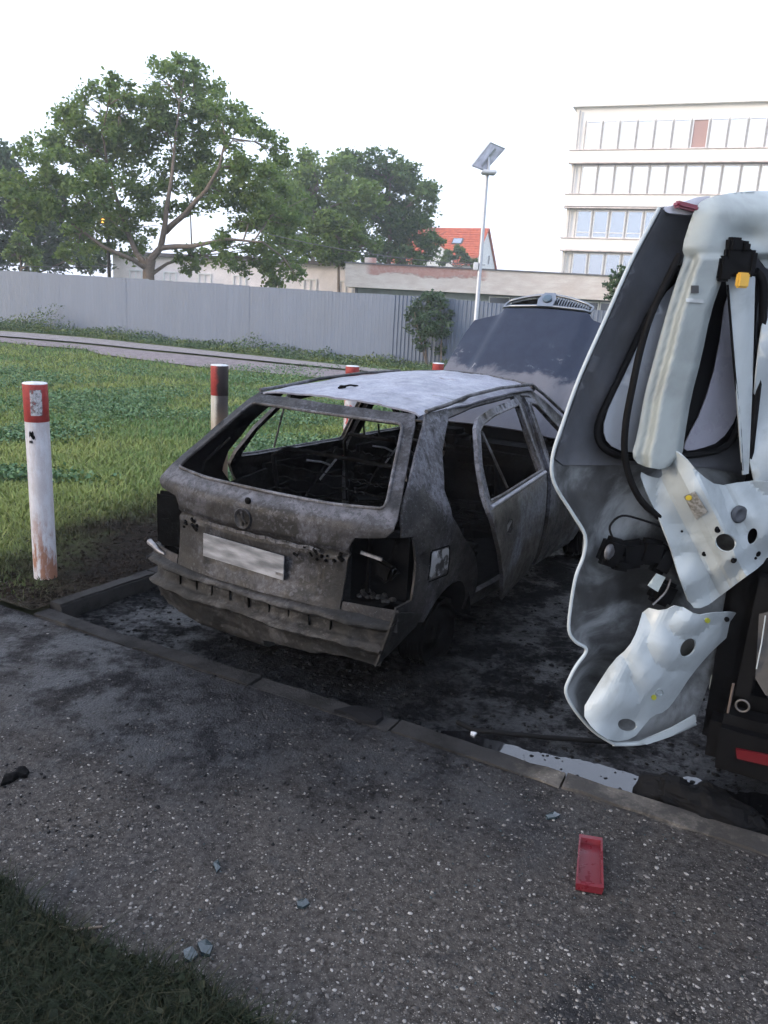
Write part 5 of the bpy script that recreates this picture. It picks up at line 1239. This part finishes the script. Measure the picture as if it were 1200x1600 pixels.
# lower torn panel
T2 = [(1006, 948), (1036, 955), (1060, 944), (1090, 962), (1110, 958), (1150, 956), (1168, 966), (1140, 992), (1108, 1022), (1080, 1055), (1056, 1092), (1040, 1112), (1020, 1118), (1005, 1135), (990, 1154), (958, 1160), (928, 1142), (908, 1112), (930, 1075), (958, 1032), (982, 1012), (996, 985)]
def off_t2(x, y):
    ax = ((x - 1010) * .62 + (y - 1050) * .5)        # across the box section
    return .0 + .045 * math.tanh((40 - abs(ax)) / 16) - .03 * max(0, ax / 60) + .060 * crease(x, y, 70, 8.2) + .005 * crease(x, y, 30, 3.1) - .02 * min(1, max(0, (ax - 18) / 6)) * .8 - .02 * math.exp(-(((x - 985) / 26) ** 2 + ((y - 1128) / 16) ** 2))
t2 = dpanel('torn_lower_panel', T2, [ell(1075, 1012, 16, 11, -58), ell(980, 1133, 15, 10, 12)], off_t2, VWB, door, .014, .005, .0, VSK, 1)
sharpen(t2)
for x, y, c_ in ((1106, 970, (.5, .5, .05)), (1022, 1090, (.5, .5, .05)), (1136, 968, (.02, .02, .02))):
    dpanel('hole_plug', ell(x, y, 4, 4), [], lambda x, y: off_t2(x, y) + .004, plain('plug', c_, .6), t2, .03, .003, 0, None, 0)
dtube('pressed_ring', ell(1030, 1082, 6, 5) + ell(1030, 1082, 6, 5)[:1], lambda x, y: off_t2(x, y), .003, VW_, t2, 5)
dpanel('folded_hem', [(1000, 1160), (1050, 1138), (1086, 1118), (1088, 1128), (1050, 1150), (1010, 1164)], [], lambda x, y: -.01, VWB, door, .03, .008, .002, None, 0)
# wiring, speaker and bits inside the door
dtube('wiring_loom', [(1062, 398), (1045, 432), (1018, 490), (1001, 545), (988, 605), (978, 660), (976, 710), (986, 752), (1004, 785), (1030, 808)], -.005, .0115, VRB, door)
dtube('thin_wire', [(958, 842), (953, 822), (972, 806), (1002, 812), (1030, 822), (1050, 832)], .0, .004, VRB, door, 5)
sp_ = MB()
for x, y, w, h_, o, a in ((955, 862, .085, .10, -.02, .3), (985, 866, .10, .10, -.03, -.1), (1015, 862, .10, .09, -.02, .2), (1035, 875, .08, .10, -.02, .5), (970, 880, .08, .05, -.02, .2), (1035, 925, .10, .09, -.05, .4)):
    sp_.box(dp(x, y, o), (w, .05, h_), Mv @ Matrix.Rotation(a, 3, 'Y'), .015)
sp_.build('latch_motor', VBK, door)
MB().lathe([(.026, 0), (.028, .006), (.015, .016), (.004, .012)], dp(950, 862, .01), 18, Matrix((Mv @ Vector((1, 0, 0)), Vector((0, 0, 1)), Mv @ Vector((0, -1, 0)))).transposed() @ Matrix.Rotation(.5, 3, 'Y')).build('motor_cap', plain('worn_plastic', (.07, .07, .075), .4, 0, .6, 25), door)
dpanel('paper_tag', [(1012, 915), (1026, 896), (1040, 902), (1028, 925)], [], lambda x, y: .0, plain('tag_paper', (.38, .42, .40), .7), door, .02, .002, 0, None, 0)
dtube('latch_rod', [(1048, 905), (1040, 925), (1020, 945)], -.01, .004, MSV, door, 5)
# high brake lamp on the top edge
dpanel('top_cap', [(1030, 325), (1048, 322), (1090, 308), (1110, 306), (1100, 330), (1075, 336), (1045, 333)], [], lambda x, y: -.03, m_paint('cap_paint', (.62, .62, .68), (.5, .5, .56), .45, .7), door, .03, .02, 0, None, 0)
MB().box(dp(1072, 323, -.012), (.080, .03, .020), Mv @ Matrix.Rotation(.12, 3, 'Y'), .006).build('brake_lamp', NT('red_lens').set((.16, .012, .030), .3), door)

# van body (mostly outside the frame)
VL, VWD = 4.9, 1.92
def wallf(a): return lambda b, z: Vector((a + (.0 if z < 1.1 else (1 if a < .5 else -1) * .09 * ((z - 1.1) / 1.1) ** 1.6), b, z))
for a_, fl in ((.0, True), (VWD, False)):
    wo_ = [(.24, .42), (.30, .38)] + arc(.92, .34, .40, 176, 4, 12) + [(1.4, .30), (3.3, .30)] + arc(3.75, .34, .40, 176, 4, 12) + [(4.3, .34), (4.85, .5), (4.88, .95), (4.3, 1.15), (3.75, 1.9), (3.5, 2.16), (.05, 2.2), (.05, 1.4), (.24, 1.35)]
    hole = [(3.15, 1.25), (3.95, 1.22), (3.62, 1.85), (3.15, 1.9)]
    w_ = pm('side_wall', wo_, [smoothpoly(hole, 1)], wallf(a_), .12, .03, VW_, van, fl, .0, VBK)
    pm('side_glass', smoothpoly(hole, 1), [], wallf(a_ + (.012 if a_ < 1 else -.012)), .15, .006, M_DGLASS, van, fl)
mb = MB(); prof = [(.09, 2.19), (.25, 2.26), (.96, 2.30), (1.67, 2.26), (1.83, 2.19)]
vs = [(a, b, z) for b in (.04, 3.52) for a, z in prof] + [(a, b, z - .03) for b in (.04, 3.52) for a, z in prof]; fs = [(i, i + 1, i + 6, i + 5) for i in range(4)] + [(i + 10, i + 15, i + 16, i + 11) for i in range(4)]
mb.add(vs, fs, True); mb.build('roof', VW_, van)
mb = MB(); mb.add([(.1, 3.52, 2.18), (1.82, 3.52, 2.18), (1.86, 4.3, 1.16), (.06, 4.3, 1.16)], [(0, 1, 2, 3)]); mb.build('windscreen', M_DGLASS, van)
mb = MB(); mb.add([(.06, 4.3, 1.16), (1.86, 4.3, 1.16), (1.88, 4.86, .95), (.04, 4.86, .95), (.04, 4.92, .42), (1.88, 4.92, .42)], [(0, 1, 2, 3), (3, 2, 5, 4)]); mb.build('front_end', VW_, van)
mb = MB(); mb.box((VWD / 2, 2.3, .46), (VWD - .10, 4.4, .06)); mb.box((VWD / 2, 2.9, 1.3), (VWD - .2, .05, 1.65)); mb.build('load_floor', VBK, van)  # darkness inside the open van put into the floor's black colour
mb = MB(); mb.box((.10, 1.45, 1.25), (.04, 2.7, 1.5)); mb.box((VWD - .10, 1.45, 1.25), (.04, 2.7, 1.5)); mb.build('load_lining', VBK, van)  # inner walls coloured black to paint in the dark load space
bo = MB(); bo.box((VWD / 2 + .03, -.03, .36), (VWD - .02, .16, .22), None, .04); bo.build('rear_bumper', VBK, van)
rf_ = [rp(1150, 1168, .113), rp(1208, 1180, .113), rp(1208, 1196, .113), rp(1152, 1183, .113)]; MB().extrude(rf_, (0, -.012, 0)).build('reflector', NT('red_reflector').set((.085, .005, .008), .35), van)
rd = MB(); rd.box((1.42, .02, 1.30), (.92, .05, 1.68), None, .01); rdo = rd.build('closed_rear_door', VW_, van); MB().box((1.42, -.012, 1.62), (.66, .02, .62), None, .008).build('glass', M_DGLASS, rdo)
# things hanging in the open rear corner: pillar, rod, ring, pane
MB().bar(rp(1200, 900, -.05), rp(1160, 1085, -.05), .055, .05).build('corner_pillar', VRB, van)
MB().tube([rp(1146, 1068, .06), rp(1134, 1130, .06), rp(1122, 1186, .06)], .005, 6).build('loose_rod', plain('rusty_rod', (.10, .075, .06), .8), van)
c = rp(1160, 1103, .05); MB().tube([c + Vector((.022 * math.cos(w), 0, .022 * math.sin(w))) for w in np.linspace(0, 2 * math.pi, 19)], .004, 6).build('ring', plain('dull_ring', (.14, .13, .12), .5, .5), van)
dpanel('loose_pane', [(1186, 960), (1230, 950), (1230, 1100), (1196, 1086), (1180, 1060)], [], lambda x, y: .03, m_paint('smoked_pane', (.075, .07, .066), (.04, .037, .035), .45, .7, .4), van, .05, .006, 0, None, 0, rp)
MB().tube([rp(1196, 962, .045), rp(1190, 1005, .045), rp(1182, 1045, .045)], .0025, 6).build('pane_edge', VWB, van)
def vwheel(a_, b_):
    M = Matrix.Rotation(R(90), 3, 'Y') if a_ > 1 else Matrix.Rotation(R(-90), 3, 'Y')
    ty = MB().lathe([(.20, -.09), (.30, -.10), (.325, -.07), (.33, 0), (.325, .07), (.30, .10), (.20, .09)], (a_, b_, .33), 32, M).build('tyre', VRB, van)
    MB().lathe([(.20, .085), (.205, .095), (.17, .07), (.06, .075), (.04, .09), (.001, .09)], (a_, b_, .33), 24, M).build('rim', plain('steel_rim', (.12, .12, .12), .5, .4), ty)
for a_ in (.12, VWD - .12):
    for b_ in (.92, 3.75): vwheel(a_, b_)
MB().box((1.87, -.01, .95), (.10, .06, .5), None, .015).build('tail_lamp', plain('smoked_red_lamp', (.10, .012, .015), .35), van)
MB().box((.085, .22, .80), (.15, .24, 1.1), None, .02).build('dark_corner_box', VBK, van)  # black box added to make the open rear corner dark
# crumpled bumper cover lying by the kerb
bm = bmesh.new(); bmesh.ops.create_icosphere(bm, subdivisions=4, radius=1)
for v in bm.verts:
    c = Vector((v.co.x * .25, v.co.y * .075, max(-.02, v.co.z * .085))); c += Vector(mnoise.noise_vector(c * 13)) * .03 + Vector(mnoise.noise_vector(c * 37)) * .012; c.z = max(-.045, c.z); v.co = c
me = bpy.data.meshes.new('bumper_scrap'); bm.to_mesh(me); bm.free()
o = link('bumper_scrap', me, plain('scorched_plastic', (.005, .005, .0055), .7, 0, .6, 14, .5, spec=.10), None, False); g_ = gnd(1092, 1258, .05); o.location = (g_.x, g_.y, .045); o.rotation_euler = (0, 0, math.atan2(KE.y, KE.x) - .05)
props(o, 'crumpled black bumper scrap lying against the kerb under the van', 'debris')

# ================================================================== DEBRIS
# red lamp lens lying on the pavement
c4 = [gnd(x, y, .06) for x, y in ((904, 1313), (940, 1319), (942, 1399), (898, 1391))]; cc = sum(c4, Vector()) / 4; cc.z = .056
t = NT('red_plastic'); n = t.noise(t.coord('Object'), 30, 5, .6); t.set(t.mix(n, (.115, .009, .016), (.165, .018, .025)), t.step(n, .3, .7, .22, .5)); M_RED = t.m
lens = empty('red_lamp_cover', cc, 0, 'red plastic lamp cover tray lying on the pavement', 'lamp cover')
l4 = [Vector((p.x - cc.x, p.y - cc.y, 0)) for p in c4]
fl_ = [p * .90 for p in l4]
MB().extrude([p + Vector((0, 0, .004)) for p in fl_][::-1], (0, 0, .004)).build('base', M_RED, lens)
mb = MB(); up_ = Vector((0, 0, .030))
for i in range(4):
    a_, b_ = l4[i], l4[(i + 1) % 4]; ai, bi = a_ * .87, b_ * .87; af, bf = a_ * .94, b_ * .94; aj, bj = a_ * .84, b_ * .84
    mb.add([af, bf, b_ + up_, a_ + up_, bi + up_, ai + up_, bj + Vector((0, 0, .009)), aj + Vector((0, 0, .009))], [(0, 1, 2, 3), (3, 2, 4, 5), (5, 4, 6, 7)])
mb.build('rim', M_RED, lens)
# hose lying across the bay
hp_ = [gnd(x, y, .02) for x, y in ((715, 1128), (740, 1141), (790, 1146), (850, 1152), (935, 1158), (1000, 1158))]
o = MB().tube([p - hp_[0] for p in hp_], .012, 8).build('hose', VRB, label='thin black hose lying across the bay floor', cat='hose'); o.location = hp_[0]
def shard(name, px, z, h_, m, label, cat, rough=.0):
    pts = [gnd(x, y, z) for x, y in px]; c = sum(pts, Vector()) / len(pts)
    mb = MB(); n_ = len(pts); top = [Vector((p.x - c.x, p.y - c.y, h_ * random.uniform(.5, 1.4))) * .96 for p in pts]; bot = [Vector((p.x - c.x, p.y - c.y, -.004)) for p in pts]
    cen = Vector((0, 0, h_ * 1.6)); mb.add(top + bot + [cen], [(i, (i + 1) % n_, 2 * n_) for i in range(n_)] + [(n_ + i, n_ + (i + 1) % n_, (i + 1) % n_, i) for i in range(n_)])
    o = mb.build(name, m, label=label, cat=cat); o.location = (c.x, c.y, z); return o
shard('charred_scrap', [(0, 1228), (6, 1214), (22, 1210), (30, 1200), (40, 1198), (46, 1206), (42, 1214), (30, 1214), (18, 1222)], .058, .010, MBK, 'crumpled black scrap at the left edge of the pavement', 'debris')
shard('charred_plate', [(520, 1112), (556, 1104), (592, 1112), (600, 1122), (588, 1132), (560, 1128), (540, 1116)], .060, .010, plain('charred_plate', (.010, .010, .011), .9, spec=.03), 'flat charred plate at the kerb behind the wreck', 'debris')
t = NT('tinted_glass'); t.set((.022, .034, .038), .2); t.b.inputs['Specular IOR Level'].default_value = .7; M_TG = t.m
shard('glass_shard', [(308, 1476), (322, 1469), (333, 1480), (328, 1494), (314, 1492)], .058, .008, M_TG, 'largest bluish glass shard near the corner grass', 'glass shard')
shard('glass_shard', [(286, 1486), (300, 1480), (310, 1492), (298, 1504), (288, 1500)], .058, .006, M_TG, 'bluish glass shard left beside the largest shard', 'glass shard')
shard('glass_shard', [(464, 1408), (478, 1405), (484, 1412), (474, 1419), (464, 1417)], .058, .005, M_TG, 'glass shard alone in the middle of the near pavement', 'glass shard')
shard('glass_shard', [(220, 1510), (236, 1504), (250, 1512), (240, 1522), (226, 1520)], .058, .006, M_TG, 'pale glass shard at the edge of the corner grass', 'glass shard')
shard('glass_shard', [(333, 1350), (341, 1344), (345, 1356), (338, 1364)], .058, .006, M_TG, 'small greenish shard left of centre on the pavement', 'glass shard')
shard('glass_shard', [(852, 1274), (866, 1269), (876, 1274), (868, 1279), (856, 1279)], .058, .005, M_TG, 'thin bluish shard between the kerb and the red lamp cover', 'glass shard')
shard('stone', [(736, 1141), (742, 1139), (746, 1145), (741, 1150), (735, 1147)], .012, .006, M_CAPW, 'small white stone lying by the hose in the bay', 'stone')
shard('fallen_leaf', [(249, 1533), (258, 1528), (267, 1533), (266, 1544), (256, 1548), (250, 1542)], .085, .004, plain('yellow_leaf', (.25, .28, .14), .6), 'pale yellow green leaf fallen on the corner grass', 'leaf')
mb = MB(); tw = [gnd(x, y, .062) for x, y in ((90, 1462), (125, 1452), (160, 1448), (210, 1400))][:3]; o = MB().tube([p - tw[0] for p in tw], .004, 5).build('twig', BARK, label='thin brown twig lying by the corner grass', cat='twig'); o.location = tw[0]
# crumbs of safety glass
n = 420; X = np.concatenate([RNG.normal(900, 160, n // 2), RNG.uniform(0, 1200, n // 2)]); Y = np.concatenate([RNG.normal(1320, 120, n // 2), RNG.uniform(1000, 1580, n // 2)])
P = np.array([tuple(gnd(x, y, .058)) for x, y in zip(X, Y)]); b = (P[:, 0] - K0.x) * KN.x + (P[:, 1] - K0.y) * KN.y; P = P[b < -.12]
pebbles('glass_crumbs', P, RNG.uniform(.002, .006, len(P)), M_TG, 'scattered crumbs of broken safety glass on the pavement', .5)
